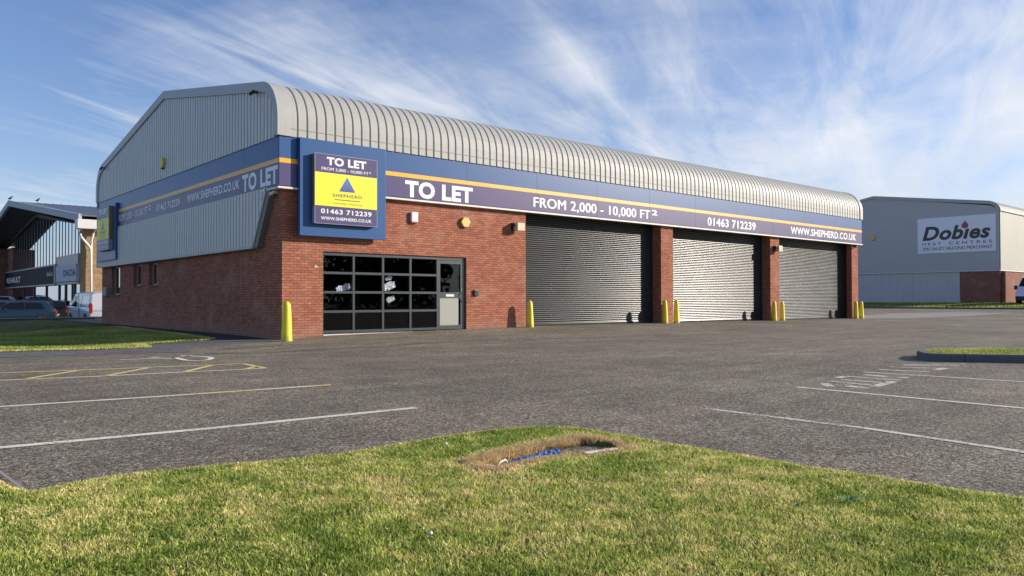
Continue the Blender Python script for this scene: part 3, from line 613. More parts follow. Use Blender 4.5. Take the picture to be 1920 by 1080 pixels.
# roof curve
R=1.15; YC,ZC=.98,6.05; SL=.1745; TH=math.atan(SL); YE=-.17
def roof_path(off=0.0):
    pts=[(YE-off,FT-.03)]; 
    for k in range(0,11):
        a=math.pi-(math.pi/2-TH)*k/10; pts.append((YC+(R+off)*math.cos(a),ZC+(R+off)*math.sin(a)))
    y0,z0=pts[-1]; ym=Wd/2; pts.append((ym,z0+(ym-y0)*SL)); 
    return pts+[(Wd-y,z) for y,z in pts[-2::-1]]
rp=roof_path(); RY=[p[0] for p in rp[1:-1]]; RZ=[p[1] for p in rp[1:-1]]
def rz(y):
    return float(np.interp(y,RY,RZ))
def ribbed(mb, path, norms, x0, x1, pitch, crown, slope, depth, step=1):
    prof=[]; x=x0
    while x<x1-1e-6:
        for dx,d in ((0,depth),(crown,depth),(crown+slope,0),(pitch-slope,0)):
            if x+dx<=x1: prof.append((x+dx,d))
        x+=pitch
    n=len(prof); vs=[]
    for (y,z),(ny,nz) in zip(path,norms): vs+=[(px,y+ny*d,z+nz*d) for px,d in prof]
    mb.add(vs,[(i*n+k,i*n+k+1,(i+1)*n+k+1,(i+1)*n+k) for i in range(len(path)-1) for k in range(n-1)])
def normals(path):
    out=[]
    for i in range(len(path)):
        a=path[max(0,i-1)]; b=path[min(len(path)-1,i+1)]; dy,dz=b[0]-a[0],b[1]-a[1]; l=math.hypot(dy,dz); out.append((-dz/l,dy/l))
    return out
nn=normals(rp); nn[0]=(-1,0); nn[-1]=(1,0)
mb=MB(); ribbed(mb,rp,nn,.10,L-.08,.29,.215,.020,.028); rf=mb.build('roof',M['clad_sun'],bld,fixn=False)
# smooth end flashings
def band(mb,x0,x1,o0,o1):
    A=[(y+a*o0,z+b*o0) for (y,z),(a,b) in zip(rp,nn)]; B=[(y+a*o1,z+b*o1) for (y,z),(a,b) in zip(rp,nn)]; n=len(A)
    vs=[(x0,*p) for p in A]+[(x1,*p) for p in A]+[(x0,*p) for p in B]+[(x1,*p) for p in B]
    fs=[]
    for i in range(n-1):
        for a,b in ((0,1),(1,3),(3,2),(2,0)): fs.append((a*n+i,a*n+i+1,b*n+i+1,b*n+i))
    fs+=[(0,n,3*n,2*n),(n-1,2*n-1,4*n-1,3*n-1)]; mb.add(vs,fs)
for xa,xb in ((-.20,.12),(L-.10,L+.20)):
    mb=MB(); band(mb,xa,xb,-.03,.045); mb.build('edge_flashing',M['clad_sun'],rf,smooth=.6)
mb=MB(); band(mb,-.24,-.165,-.24,.055); mb.build('verge_trim',M['verge'],rf,smooth=.5)
# line of fixings above the fascia
mb=MB(); mb.box(.15,L-.1,YE-.047,YE-.043,5.785,5.792); mb.build('fixing_line',M['olive'],rf)
# gable cladding
def clad(mb, ya, yb, zb, zt, xp, pitch=.235, depth=.06):
    y=ya; prof=[]
    while y<yb:
        for dy,d in ((0,0),(.168,0),(.182,1),(.221,1)):
            if y+dy<=yb: prof.append((y+dy,d))
        y+=pitch
    prof.append((yb,0))
    for (y0,d0),(y1,d1) in zip(prof[:-1],prof[1:]):
        mb.add([(xp+depth*d0,y0,zb(y0)),(xp+depth*d1,y1,zb(y1)),(xp+depth*d1,y1,zt(y1)),(xp+depth*d0,y0,zt(y0))],[(0,1,2,3)])
mb=MB(); clad(mb,-.12,Wd+.12,lambda y:FT-.05,lambda y:rz(y)-.05,-.19); gc=mb.build('gable_cladding',M['clad'],bld,fixn=False)
rake=lambda y: 2.60+max(0,(1.63-y))/(1.63-.66)*(4.236-2.60)
mb=MB(); clad(mb,.70,Wd+.13,lambda y:rake(y),lambda y:4.20,-.19); mb.build('lower_cladding',M['clad'],bld,fixn=False)
mb=MB(); mb.prism([(.66,4.21),(1.65,2.54),(1.56,2.54),(.57,4.21)],0,-.20,-.012); mb.prism([(1.60,2.53),(Wd+.16,2.53),(Wd+.16,2.605),(1.60,2.605)],0,-.205,-.012); mb.box(-.205,-.012,Wd+.13,Wd+.17,2.53,5.6)
mb.build('cladding_trim',M['verge'],bld)
mb=MB(); mb.prism([(.565,4.2),(1.545,2.545),(1.31,2.545),(.33,4.2)],0,-.17,-.004); mb.build('cladding_return',M['olive'],bld)
mb=MB(); mb.box(L+.05,L+.09,0,Wd,4.2,FT); P_=[(y,z) for y,z in zip(RY,RZ)]; mb.prism([(YE,FT)]+P_+[(Wd-YE,FT)],0,L+.05,L+.09); mb.build('end_wall_cladding',M['clad'],bld)
mb=MB(); mb.prism([(-.05,FT)]+[(min(max(y,.0),Wd),z-.1) for y,z in P_]+[(Wd+.05,FT)],0,-.13,-.12); mb.build('cladding_backing',M['dark_trim'],bld)
mb=MB(); mb.box(-.1,L,Wd+.01,Wd+.12,4.2,FT); mb.build('rear_cladding',M['clad'],bld)
# fascia: boards with thin joints
fa=None
def boards(name,m,z0,z1,parent,proud=0):
    mb=MB(); e=.004
    xs_=[-OV,.36,3.2]+[3.2+3.16*k for k in range(1,10)]+[L+OV]
    for a,b in zip(xs_[:-1],xs_[1:]): mb.box(a+e,b-e,-OV-proud,-.10,z0,z1)
    ys_=[-.098]+[2.3+2.9*k for k in range(0,6)]+[Wd+OV]
    mb.box(-OV-proud,-.10,-.098,ys_[1]-e,z0,z1)
    for a,b in zip(ys_[1:-1],ys_[2:]): mb.box(-OV-proud,-.10,a+e,b-e,z0,z1)
    mb.box(L+.10,L+OV,-.09,Wd,z0,z1)
    return mb.build(name,m,parent,bevel=.0)
fa=boards('fascia',M['blue'],ST+.001,FT,bld); boards('stripe',M['yellow'],SB+.001,ST-.001,fa,.003); boards('name_band',M['purple'],FB,SB-.001,fa)
mb=MB(); mb.box(-.15,L+.15,-.145,.0,FB-.03,FB-.002); mb.build('shadow_gap',M['dark_trim'],fa)
mb=MB(); mb.box(-.20,L+.20,-.19,-.02,FB-.085,FB-.032); mb.box(-.20,-.02,-.015,1.0,FB-.085,FB-.032); mb.build('bottom_trim',M['trim'],fa)
YF=-OV-.004
lettering('TO LET','F',YF,3.94,6.60,4.22,4.745,M['white'],fa,bold=.045,spacing=1.06)
lettering('FROM 2,000 - 10,000 FT','F',YF,9.36,15.86,4.27,4.68,M['white'],fa,bold=.028,spacing=1.04); lettering('2','F',YF,15.98,16.33,4.50,4.72,M['white'],fa,bold=.02)
lettering('01463 712239','F',YF,19.89,23.8,4.31,4.69,M['white'],fa,bold=.022,spacing=1.08)
lettering('WWW.SHEPHERD.CO.UK','F',YF,27.05,34.2,4.33,4.70,M['white'],fa,bold=.022,spacing=1.08)
XF=-OV-.004
lettering('TO LET','G',XF,2.42,-.08,4.25,4.77,M['white'],fa,bold=.045,spacing=1.06)
lettering('WWW.SHEPHERD.CO.UK','G',XF,7.30,2.62,4.40,4.68,M['white'],fa,bold=.022,spacing=1.08)
lettering('01463 712239','G',XF,10.71,8.05,4.39,4.66,M['white'],fa,bold=.022,spacing=1.08)
lettering('FROM 2,000 - 10,000 FT','G',XF,16.15,11.80,4.38,4.70,M['white'],fa,bold=.028,spacing=1.04); lettering('2','G',XF,11.70,11.42,4.54,4.74,M['white'],fa,bold=.02)

# pale movement joint and a few paint marks on the brick
mb=MB(); mb.box(-.003,.002,2.93,2.945,0.0,2.5); mb.build('movement_joint',plain('pale_mastic',(.35,.30,.27),.8),bld)
pm_=plain('old_white_paint',(.62,.56,.5),.8)
for x,z,w_,h_ in ((1.02,1.985,.035,.05),(1.085,1.97,.02,.03),(.84,.93,.010,.03)):
    mb=MB(); mb.add([(x-w_,-.0025,z),(x-w_*.3,-.0025,z-h_),(x+w_*.6,-.0025,z-h_*.5),(x+w_,-.0025,z+h_*.3),(x-w_*.2,-.0025,z+h_)],[(0,1,2,3,4)]); mb.build('paint_mark',pm_,bld,fixn=False)

# shutters
def shutter(a,b):
    yr=.50; z0=gz((a+b)/2,0)-.02; zt=4.19; p=.077; prof=[]; z=z0+.10
    while z<zt:
        for t,d in ((0,.0),(.12,.010),(.35,.020),(.55,.020),(.80,.010),(.93,.001),(.97,-.004)): prof.append((z+p*t,yr-d))
        z+=p
    mb=MB(); xs_=np.linspace(a+.10,b-.10,5); n=len(prof); vs=[(x,y,z) for x in xs_ for z,y in prof]
    mb.add(vs,[(i*n+k,(i+1)*n+k,(i+1)*n+k+1,i*n+k+1) for i in range(4) for k in range(n-1)])
    s=mb.build('roller_shutter',M['shutter'],bld,fixn=False,smooth=.9)
    for x0,x1 in ((a+.003,a+.11),(b-.11,b-.003)):
        mb=MB(); mb.box(x0,x1,yr-.06,yr+.05,z0-.1,4.22); mb.build('guide_rail',M['dark_trim'],s)
    mb=MB(); mb.box(a+.11,b-.11,yr-.035,yr+.02,z0,z0+.11); mb.build('bottom_rail',M['shutter'],s,bevel=.008)
    mb=MB(); mb.box(a,b,yr+.06,yr+.10,-.3,4.4); mb.build('backing',M['black'],s)
for a,b,_ in OPEN: shutter(a,b)
mb=MB(); mb.box(OPEN[0][0]-.25,OPEN[0][0]-.002,.301,.62,-.3,4.19); mb.build('shutter_reveal',M['brick'],bld)

# shopfront: 4 x 4 panes and a door
sf=MB(); z0,z1=.03,2.425; yf=.10
cols=[1.255,2.28,3.29,4.29,5.33]; rows=[.10,.685,1.25,1.815,2.36]
fm=MB(); 
for x in cols: fm.box(x-.035,x+.035,yf-.04,yf+.05,z0,z1)
for z in rows: fm.box(1.22 if 0 else cols[0],cols[-1],yf-.038,yf+.045,z-.035,z+.035)
fm.box(1.252,6.458,yf-.036,yf+.044,2.37,2.428); fm.box(6.36,6.458,yf-.042,yf+.06,z0,2.37)
shop=fm.build('shopfront_window',M['frame'],bld)
for i in range(4):
    for j in range(4):
        mb=MB(); mb.add([(cols[i]+.03,yf+.01,rows[j]+.03),(cols[i+1]-.03,yf+.01,rows[j]+.03),(cols[i+1]-.03,yf+.01,rows[j+1]-.03),(cols[i]+.03,yf+.01,rows[j+1]-.03)],[(0,1,2,3)]); mb.build('window_pane',M['glass'],shop,fixn=False)
mb=MB(); mb.box(cols[0],6.46,-.02,.20,-.05,.028); mb.build('window_sill',M['trim'],shop)
dx0,dx1=5.37,6.355
dm=MB(); dm.box(dx0,dx0+.075,yf-.03,yf+.04,.06,2.30); dm.box(dx1-.09,dx1,yf-.03,yf+.04,.06,2.30); dm.box(dx0+.075,dx1-.09,yf-.03,yf+.04,2.2,2.30); dm.box(dx0+.075,dx1-.09,yf-.03,yf+.04,1.07,1.27); dm.box(dx0+.075,dx1-.09,yf-.03,yf+.04,.06,.20); dm.box(dx0,dx1,yf-.028,yf+.03,2.31,2.365)
door=dm.build('door',M['frame'],bld)
mb=MB(); mb.box(dx0+.076,dx1-.091,yf,yf+.012,1.271,2.199); mb.build('door_pane',M['glass'],door)
mb=MB(); mb.box(dx0+.05,dx1-.18,yf-.036,yf-.02,.19,1.07); mb.build('kick_panel',M['kick'],door,bevel=.004)
mb=MB(); mb.box(5.66,5.99,yf-.042,yf-.03,1.125,1.205); mb.build('letter_box',M['camwhite'],door,bevel=.004)
mb=MB(); mb.tube([(6.29,yf-.03,.96),(6.29,yf-.09,.98),(6.29,yf-.09,1.23),(6.29,yf-.03,1.25)],.020,8); mb.build('handle',M['steel'],door,smooth=True)
mb=MB(); mb.disc((6.29,yf-.045,1.36),1,.022,.02); mb.build('lock',M['chrome'],door)
# dim room behind the shopfront
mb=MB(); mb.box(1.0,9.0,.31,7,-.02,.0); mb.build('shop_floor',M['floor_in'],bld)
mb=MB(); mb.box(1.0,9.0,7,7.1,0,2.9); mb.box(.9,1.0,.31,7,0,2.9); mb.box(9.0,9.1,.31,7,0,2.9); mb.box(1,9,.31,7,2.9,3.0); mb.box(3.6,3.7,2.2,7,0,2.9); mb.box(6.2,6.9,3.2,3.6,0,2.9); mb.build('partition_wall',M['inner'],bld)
for (x,z,sx,sz,sd_,lab) in ((2.02,1.38,.46,.20,1,'crumpled pale shape added behind the leftmost column of shopfront panes'),(3.62,1.46,.40,.24,2,'bright crumpled shape added behind the third column of shopfront panes'),(3.60,1.70,.24,.13,3,'small bright crumpled shape added near the top of the third column of panes'),(3.66,1.05,.30,.17,4,'ragged pale shape added behind the third row of panes, below the larger piece')):
    o=crumple('pale_pane_shape',M['plastic'],(x,.22,z),sx,sz,.028,14,9,0,sd_+10,lab,'plastic wrap',vertical=True); o['group']='pale shapes behind the shopfront'; o.rotation_euler=(0,-.3,0)  # crumpled meshes standing in for the bright shapes in the panes

# gable windows
for a,b,z0,z1 in WIN:
    mb=MB(); xw=.13
    for q in ((a,a+.06,z0,z1),(b-.06,b,z0,z1),(a+.06,b-.06,z0,z0+.06),(a+.06,b-.06,z1-.06,z1)): mb.box(xw,xw+.06,q[0],q[1],q[2],q[3])
    wn=mb.build('window',M['camwhite'] if 0 else M['greyfr'],bld)
    mb=MB(); mb.box(xw+.02,xw+.03,a+.061,b-.061,z0+.061,z1-.061); mb.build('pane',M['glass_sky'],wn)
    mb=MB(); mb.box(-.06,.12,a-.05,b+.05,z0-.05,z0-.004); mb.build('sill',M['brick_far'],wn,bevel=.006)
    mb=MB(); mb.box(xw+.12,xw+.14,a-.1,b+.1,z0-.1,z1+.1); mb.build('dark_backing',M['inner'],wn)  # near-black sheet closing the opening behind the pane

# sign boxes with their blue back panels
def shepherd_sign(plane, a0, a1, z0, z1, pos, backs, label, s=1):
    """a0 is the end read first"""
    o3=(a0,pos,z0) if plane=='F' else (pos,a0,z0)
    root=thing('sign_box',label,'sign',o3); D=.16
    def bx(mb,u0,u1,w0,w1,d0,d1):   # u 0..1 across, w metres up, d metres in front of pos (negative = outward)
        A=a0+(a1-a0)*u0; B=a0+(a1-a0)*u1
        if plane=='F': mb.box(min(A,B),max(A,B),pos+d0,pos+d1,w0,w1)
        else: mb.box(pos+d0,pos+d1,min(A,B),max(A,B),w0,w1)
    H=z1-z0; y1_=z0+.254*H; y2_=z0+.735*H
    mb=MB(o3); 
    P0,P1,Q0,Q1,pd=backs
    if plane=='F': mb.box(P0,P1,pos+D+.001,pos+D+pd,Q0,Q1)
    else: mb.box(pos+D+.001,pos+D+pd,P0,P1,Q0,Q1)
    mb.build('back_panel',M['blue'],root,bevel=.006)
    mb=MB(o3); bx(mb,0,1,z0,z1,0,D-.001); mb.build('light_box',M['mustard'],root,bevel=.004)
    mb=MB(o3); bx(mb,0,1,z0-.0,y1_,-.004,D*.98); 
    mb=MB(o3); bx(mb,-.004,1.004,z0-.006,y1_-.05,-.005,D-.02); mb.build('lower_casing',M['greyblue'],root)
    mb=MB(o3); bx(mb,0,1,z0,y1_,-.012,-.006); bx(mb,0,1,y2_,z1,-.012,-.006); fp=mb.build('purple_face',M['purple'],root)
    mb=MB(o3); bx(mb,0,1,y1_+.001,y2_-.001,-.012,-.006); yp=mb.build('yellow_face',M['signyellow'],root)
    mb=MB(o3); e=.006
    for u0,u1,w0,w1 in ((0,1,z0-.01,z0),(0,1,z1,z1+.01),(-e,0,z0-.01,z1+.01),(1,1+e,z0-.01,z1+.01)): bx(mb,u0,u1,w0,w1,-.014,.02)
    mb.build('edge_trim',M['greyblue'],root)
    p=pos-.014; U=lambda u: a0+(a1-a0)*u; Z=lambda t: z0+H*t
    def lt(s_,u0,u1,t0,t1,m,**kw):
        lettering(s_,plane,p,U(u0),U(u1),Z(t0),Z(t1),m,root,o3,**kw)
    lt('TO LET',.18,.82,.845,.965,M['white'],bold=.045,spacing=1.06)
    lt('FROM 2,000 - 10,000 FT',.10,.855,.762,.812,M['white'],bold=.028,spacing=1.04); lt('2',.87,.90,.79,.815,M['white'],bold=.02)
    lt('SHEPHERD',.27,.75,.395,.443,M['letter_dark'],bold=.02,spacing=1.15)
    lt('CHARTERED SURVEYORS',.27,.75,.292,.312,M['letter_dark'],bold=.012,spacing=1.1)
    lt('01463 712239',.09,.91,.142,.213,M['white'],bold=.022,spacing=1.08)
    lt('WWW.SHEPHERD.CO.UK',.09,.91,.052,.098,M['white'],bold=.022,spacing=1.08)
    def flat(pts,m,nm):
        mb=MB(o3); mb.add([(U(u),p,Z(t)) if plane=='F' else (p,U(u),Z(t)) for u,t in pts],[tuple(range(len(pts)))]); mb.build(nm,m,root,fixn=False)
    flat([(.375,.48),(.64,.48),(.505,.70)],M['logo'],'triangle_logo'); flat([(.305,.350),(.715,.350),(.715,.362),(.305,.362)],M['letter_dark'],'underline')
    return root
tl=NT('blue_gradient_logo'); spz=tl.N('ShaderNodeSeparateXYZ'); tl.L(tl.pos(),spz.inputs[0]); mr=tl.N('ShaderNodeMapRange'); mr.inputs['From Min'].default_value=4.1; mr.inputs['From Max'].default_value=4.6; tl.L(spz.outputs[2],mr.inputs[0])
tl.col(tl.mix(mr.outputs[0],(.05,.06,.25),(.10,.22,.60))); tl.set(Roughness=.4); M['logo']=tl.m
shepherd_sign('F',.755,2.745,3.19,5.15,-.46,(.385,3.16,2.83,5.57,.135),'square purple and yellow letting sign box on a blue panel beside the shopfront corner')
shepherd_sign('G',18.45,16.42,3.24,5.14,-.44,(16.02,19.10,2.80,5.25,.115),'purple and yellow letting sign box at the far end of the shaded gable wall')

# small things fixed to the walls
def alarm(x,y,z,plane,label,m,hexa=True,s=.19,cat='alarm box'):
    r=thing('alarm_box',label,cat,(x,y,z)); D=.10; poly=[(s*math.cos(math.pi/3*k+(0 if plane=='F' else 0)),s*.92*math.sin(math.pi/3*k)) for k in range(6)]
    mb=MB(); ax=1 if plane=='F' else 0; mb.prism([(a,b) for a,b in poly],ax,-D,-.001); mb.build('cover',m,r,bevel=.012)
    mb=MB(); mb.prism([(a*.5,b*.2-s*.80) for a,b in poly],ax,-D*.9,-.002); mb.build('strobe',M['dark_trim'],r); return r
alarm(6.375,0,3.59,'F','yellow hexagonal alarm box on the sunlit brick front','' or M['alarm_yellow'])
alarm(-.19,9.78,6.13,'G','yellow alarm box high on the grey gable cladding',M['alarm_yellow'],s=.24)
r=thing('alarm_box','small white alarm box with red base on the sunlit brick front','alarm box',(4.35,0,3.62))
mb=MB(); mb.box(-.125,.125,-.10,-.001,-.155,.165); mb.build('cover',M['camwhite'],r,bevel=.03); mb=MB(); mb.box(-.115,.115,-.09,-.002,-.19,-.156); mb.build('base',M['red'],r,bevel=.01)
def lamp(x,z,label):
    r=thing('wall_lamp',label,'wall lamp',(x,0,z),group='cream bulkhead lamps on the brick front')
    mb=MB(); mb.box(-.19,.03,-.14,-.001,-.13,.14); mb.build('bracket',M['dark_trim'],r,bevel=.01)
    mb=MB(); mb.box(-.15,.20,-.30,-.141,-.15,.13); mb.build('housing',M['lampcream'],r,bevel=.02)
    mb=MB(); mb.box(-.19,-.08,-.27,-.141,-.14,-.02); mb.build('visor',M['lampcream'],r,bevel=.01)
    return r
lamp(8.62,3.57,'cream box lamp on the brick wall left of the first roller shutter'); lamp(25.83,3.53,'cream box lamp on the brick pillar between the second and third roller shutters')
r=thing('key_box','small black key box on the brick wall right of the door','key box',(6.85,0,1.25)); mb=MB(); mb.box(-.10,.10,-.07,-.001,-.10,.10); mb.build('case',M['black'],r,bevel=.02); mb=MB(); mb.disc((0,-.085,.02),1,.03,.014); mb.build('dial',M['dark_trim'],r)
r=thing('meter_box','grey green meter box low on the gable wall beside the farthest window','meter box',(0,18.3,1.42)); mb=MB(); mb.box(-.16,-.001,-.33,.33,-.19,.19); mb.build('case',plain('grey_green_box',(.25,.28,.24),.5),r,bevel=.01); mb=MB(); mb.box(-.175,-.161,-.29,.29,-.15,.15); mb.build('lid',plain('grey_green_lid',(.22,.25,.21),.5),r,bevel=.004)
def cctv(loc,rz_,label,m):
    r=thing('security_camera',label,'security camera',loc,rz_,group='small security cameras under the roof edges')
    mb=MB(); mb.disc((0,-.001,0),1,.05,-.04); mb.tube([(0,-.03,0),(0,-.10,-.01)],.02,8); mb.build('bracket',m,r,smooth=.6)
    mb=MB(); mb.tube([(.07,-.12,.0),(-.12,-.15,-.05)],[.045,.05],12); mb.build('body',m,r,smooth=.6)
    return r
cctv((-.002,.30,4.05),-math.pi/2,'white security camera on the dark brick just under the fascia corner',M['camwhite'])
cctv((34.3,-.002,4.02),0,'black security camera under the far right end of the fascia',M['black'])
cctv((-.25,1.15,7.0),-math.pi/2,'small black security camera just under the highest front corner of the gable trim',M['black'])
cctv((-.25,18.0,7.0),-math.pi/2,'small black security camera at the far curve of the gable trim',M['black'])

# bollards
def bollard():
    root=thing('bollard','b','bollard',group='yellow tapered bollards along the front')
    prof=[(.135,-.05),(.135,0),(.13,.04),(.112,.5),(.096,.83),(.088,.90),(.070,.955),(.040,.985),(.012,.995)]
    mb=MB(); mb.lathe(prof,n=28); mb.build('sleeve',M['bollard'],root,smooth=.9)
    mb=MB(); mb.lathe([(.150,-.05),(.150,.012),(.137,.020)],n=28); mb.build('base_ring',plain('scuffed_yellow',(.45,.36,.06),.7,0,.3,20),root,smooth=.6)
    return root
b0=bollard()
bl=[(-.22,-.78,1.08,'yellow bollard at the near corner of the building, nearest of all'),(9.00,-.36,.95,'yellow bollard at the left edge of the first roller shutter'),
 (16.57,-.36,.98,'yellow bollard in front of the pillar between first and second shutters, left of the pair'),(17.34,-.36,.99,'yellow bollard at the left edge of the second roller shutter, right of its pair'),
 (25.09,-.36,.97,'yellow bollard in front of the pillar between second and third shutters, left of the pair'),(25.83,-.36,.97,'yellow bollard at the left edge of the third roller shutter, right of its pair'),
 (33.69,-.36,1.0,'yellow bollard in front of the last brick pillar'),(34.38,-.36,1.0,'yellow bollard past the far right corner of the building, farthest of all')]
for i,(x,y,s_,lab) in enumerate(bl):
    o=b0 if i==0 else copy_tree(b0); o.location=(x,y,gz(x,y)-.005); o.scale=(s_ if i else 1.12,s_ if i else 1.12,s_); o['label']=lab
    o.rotation_euler=(random.uniform(-.01,.01),random.uniform(-.015,.015),random.uniform(0,3))

# ------------------------------------------------------------------ right hand building
RX,RY0,RY1=70.006,3.39,25.6
rb=thing('warehouse','grey clad warehouse with roughcast base and a large heating merchant sign','building',(RX,RY0,.5)); ro=(RX,RY0,.5)
mb=MB(ro); mb.box(RX+.02,RX+.4,11.0,RY1,0,3.55); mb.build('roughcast_wall',M['roughcast'],rb)
mb=MB(ro); mb.box(RX+.0,RX+.4,RY0,6.70,0,3.55); mb.box(RX+.4,RX+40,RY0+.0,RY0+.4,0,3.55); mb.build('brick_wall',M['brick_far'],rb)
mb=MB(ro); mb.box(RX+.02,RX+.4,6.72,10.98,0,3.55); mb.box(RX-.01,RX+.1,10.96,11.02,0,3.55); mb.build('roughcast_wall',M['roughcast'],rb)
yc=(RY0+RY1)/2+.2; zE,zA=9.55,11.25
prof=[(RY0,3.6),(RY0,8.95)]+[(RY0+1.1-1.1*math.cos(a),8.75+.85*math.sin(a)) for a in (0.3,.7,1.1,1.45)]+[(14.67,zA),(RY1-1.5,zE),(RY1,8.6),(RY1,3.6)]
mb=MB(ro); mb.prism(prof,0,RX-.10,RX-.02); mb.build('gable_cladding',plain('far_cladding',(.46,.48,.46),.5,0,.05,.5,streak=.12),rb)
mb=MB(ro); mb.prism([(y,z) for y,z in prof],0,RX-.018,RX+40); mb.build('main_shell',M['clad'],rb)
# ribbed front cladding and curved eave
mb=MB(ro); x=RX
while x<RX+39: mb.box(x,x+.24,RY0-.09,RY0-.01,3.66,8.92); mb.box(x+.24,x+.30,RY0-.06,RY0-.01,3.66,8.92); x+=.30
mb.build('front_cladding',plain('pale_front_cladding',(.46,.45,.37),.5,0,.05,1,streak=.1),rb)
mb=MB(ro); pth=[(RY0-.12,8.98)]+[(RY0-.12+1.25-1.25*math.cos(a),8.98+.95*math.sin(a)) for a in (.25,.5,.75,1.0,1.25,1.5)]+[(14.6,zA+.12)]; x=RX-.1
nr=normals(pth); nr[0]=(-1,0); ribbed(mb,pth,nr,RX-.05,RX+39,.34,.22,.03,.07); rr_=mb.build('roof',M['clad_sun'],rb,fixn=False)
A=[(y+a*.09,z+b*.09) for (y,z),(a,b) in zip(pth,nr)]; B=[(y-a*.22,z-b*.22) for (y,z),(a,b) in zip(pth,nr)]
mb=MB(ro); mb.prism(A+B[::-1],0,RX-.20,RX-.11); mb.prism([(14.6,zA+.21),(RY1-1.4,zE+.18),(RY1+.1,8.7),(RY1-.1,8.5),(RY1-1.6,zE-.05),(14.6,zA-.05)],0,RX-.20,RX-.11); mb.build('verge_trim',M['verge'],rr_)
mb=MB(ro); mb.box(RX-.14,RX+39,RY0-.11,RY0-.0,3.56,3.65); mb.box(RX-.13,RX-.0,RY0+.01,RY1,3.56,3.62); mb.build('base_trim',M['trim'],rb)
mb=MB(ro); mb.box(RX+.35,RX+.95,RY0-.35,RY0-.001,0.2,3.50); mb.build('brick_pier',M['brick_far'],rb)
so_=(RX-.2,7,5.4); sg=thing('wall_sign','large white sign with black slanted lettering and a red flame on the grey warehouse gable','sign',so_)
mb=MB(so_); mb.box(RX-.17,RX-.11,3.63,10.36,5.38,8.76); mb.build('sign_board',plain('blue_white_board',(.84,.87,.92),.5,0,.03,1),sg)
XS=RX-.175
lettering('Dobıes','G',XS,9.92,4.05,6.60,7.95,M['letter_dark'],sg,so_,bold=.035,shear=.25,spacing=1.06)
lettering('HEAT','G',XS,9.92,8.25,6.16,6.42,plain('maroon_lettering',(.20,.07,.10),.5),sg,so_,bold=.008,spacing=1.5)
lettering('CENTRES','G',XS,7.55,3.92,6.14,6.42,plain('maroon_lettering_wide',(.20,.07,.10),.5),sg,so_,bold=.008,spacing=1.5)
lettering('SPECIALIST HEATING MERCHANT','G',XS,9.90,3.92,5.66,5.95,M['letter_dark'],sg,so_,bold=.012)
fl=[(0,1.0),(.10,.72),(.30,.50),(.36,.26),(.26,.08),(0,0),(-.26,.08),(-.36,.26),(-.30,.50),(-.06,.72)]
mb=MB(so_); mb.add([(XS,6.17-u*.85,7.58+t*.85) for u,t in fl],[tuple(range(len(fl)))]); mb.build('flame_logo',plain('dull_red_flame',(.33,.08,.09),.5),sg,fixn=False)
alarm(RX-.11,14.68,7.25,'G','small round looking alarm box on the far left of the grey warehouse gable',M['alarm_yellow'],s=.30)
# grass verge and kerb in front of it
VG=[(59.05,-9),(59.05,26),(70,26),(70,RY0),(112,RY0),(112,1.6),(72,1.6),(70,-1.5),(68,-9)]
far_lawn('verge',VG,.5,g,60000,.10,.03,'rough grass verge along the foot of the grey warehouse',.10)
kb=thing('kerb','long pale kerb along the far side of the yard below the warehouse verge','kerb',(58.9,6,.2)); 
mb=MB((58.9,6,.2)); y=-9.
while y<26: mb.box(58.85,59.0,y+.01,y+.9,.05,.34); y+=.91
mb.build('kerb_stone',M['kerb'],kb,bevel=.02)

# ------------------------------------------------------------------ showroom on the left
SX,SY0,SY1=5.6,48.9,86.0; s0=(SX,SY0,-.57); ZG=-.6; YR=68.6; ZRg=9.45; ZEg=7.2
sr=thing('car_showroom','glass fronted car showroom with overhanging gable roof, dark piers and buff brick side wall','building',s0)
zt=lambda y: ZRg-(abs(y-YR)/(YR-SY0))*(ZRg-ZEg)
ys_=np.concatenate([np.linspace(50.0,58.6,8),np.linspace(58.6,81.6,17)[1:]])
mb=MB(s0)
for y in ys_: mb.box(SX+.02,SX+.12,y-.06,y+.06,4.1,zt(y))
mb.box(SX-.04,SX+.12,49.5,83.5,4.12,4.3); gf=mb.build('mullion_frame',M['frame'],sr)
mb=MB(s0); mb.add([(SX+.05,50.0,4.2),(SX+.05,82.0,4.2),(SX+.05,82.0,zt(82)),(SX+.05,YR,ZRg),(SX+.05,50.0,zt(50))],[(0,1,2,3,4)]); mb.build('upper_glazing',M['glass_sky'],sr,fixn=False)
mb=MB(s0); mb.add([(SX+.05,50.0,ZG),(SX+.05,82.0,ZG),(SX+.05,82.0,2.5),(SX+.05,50.0,2.5)],[(0,1,2,3)]); mb.build('lower_glazing',M['glass_sky'],sr,fixn=False)
mb=MB(s0)
for y in (50.0,52.4,53.2,55.8,58.4,64,70,76):
    mb=MB(s0); mb.box(SX-.05,SX+.12,y-.09,y+.09,ZG,2.37); mb.build('window_post',M['frame'],sr)
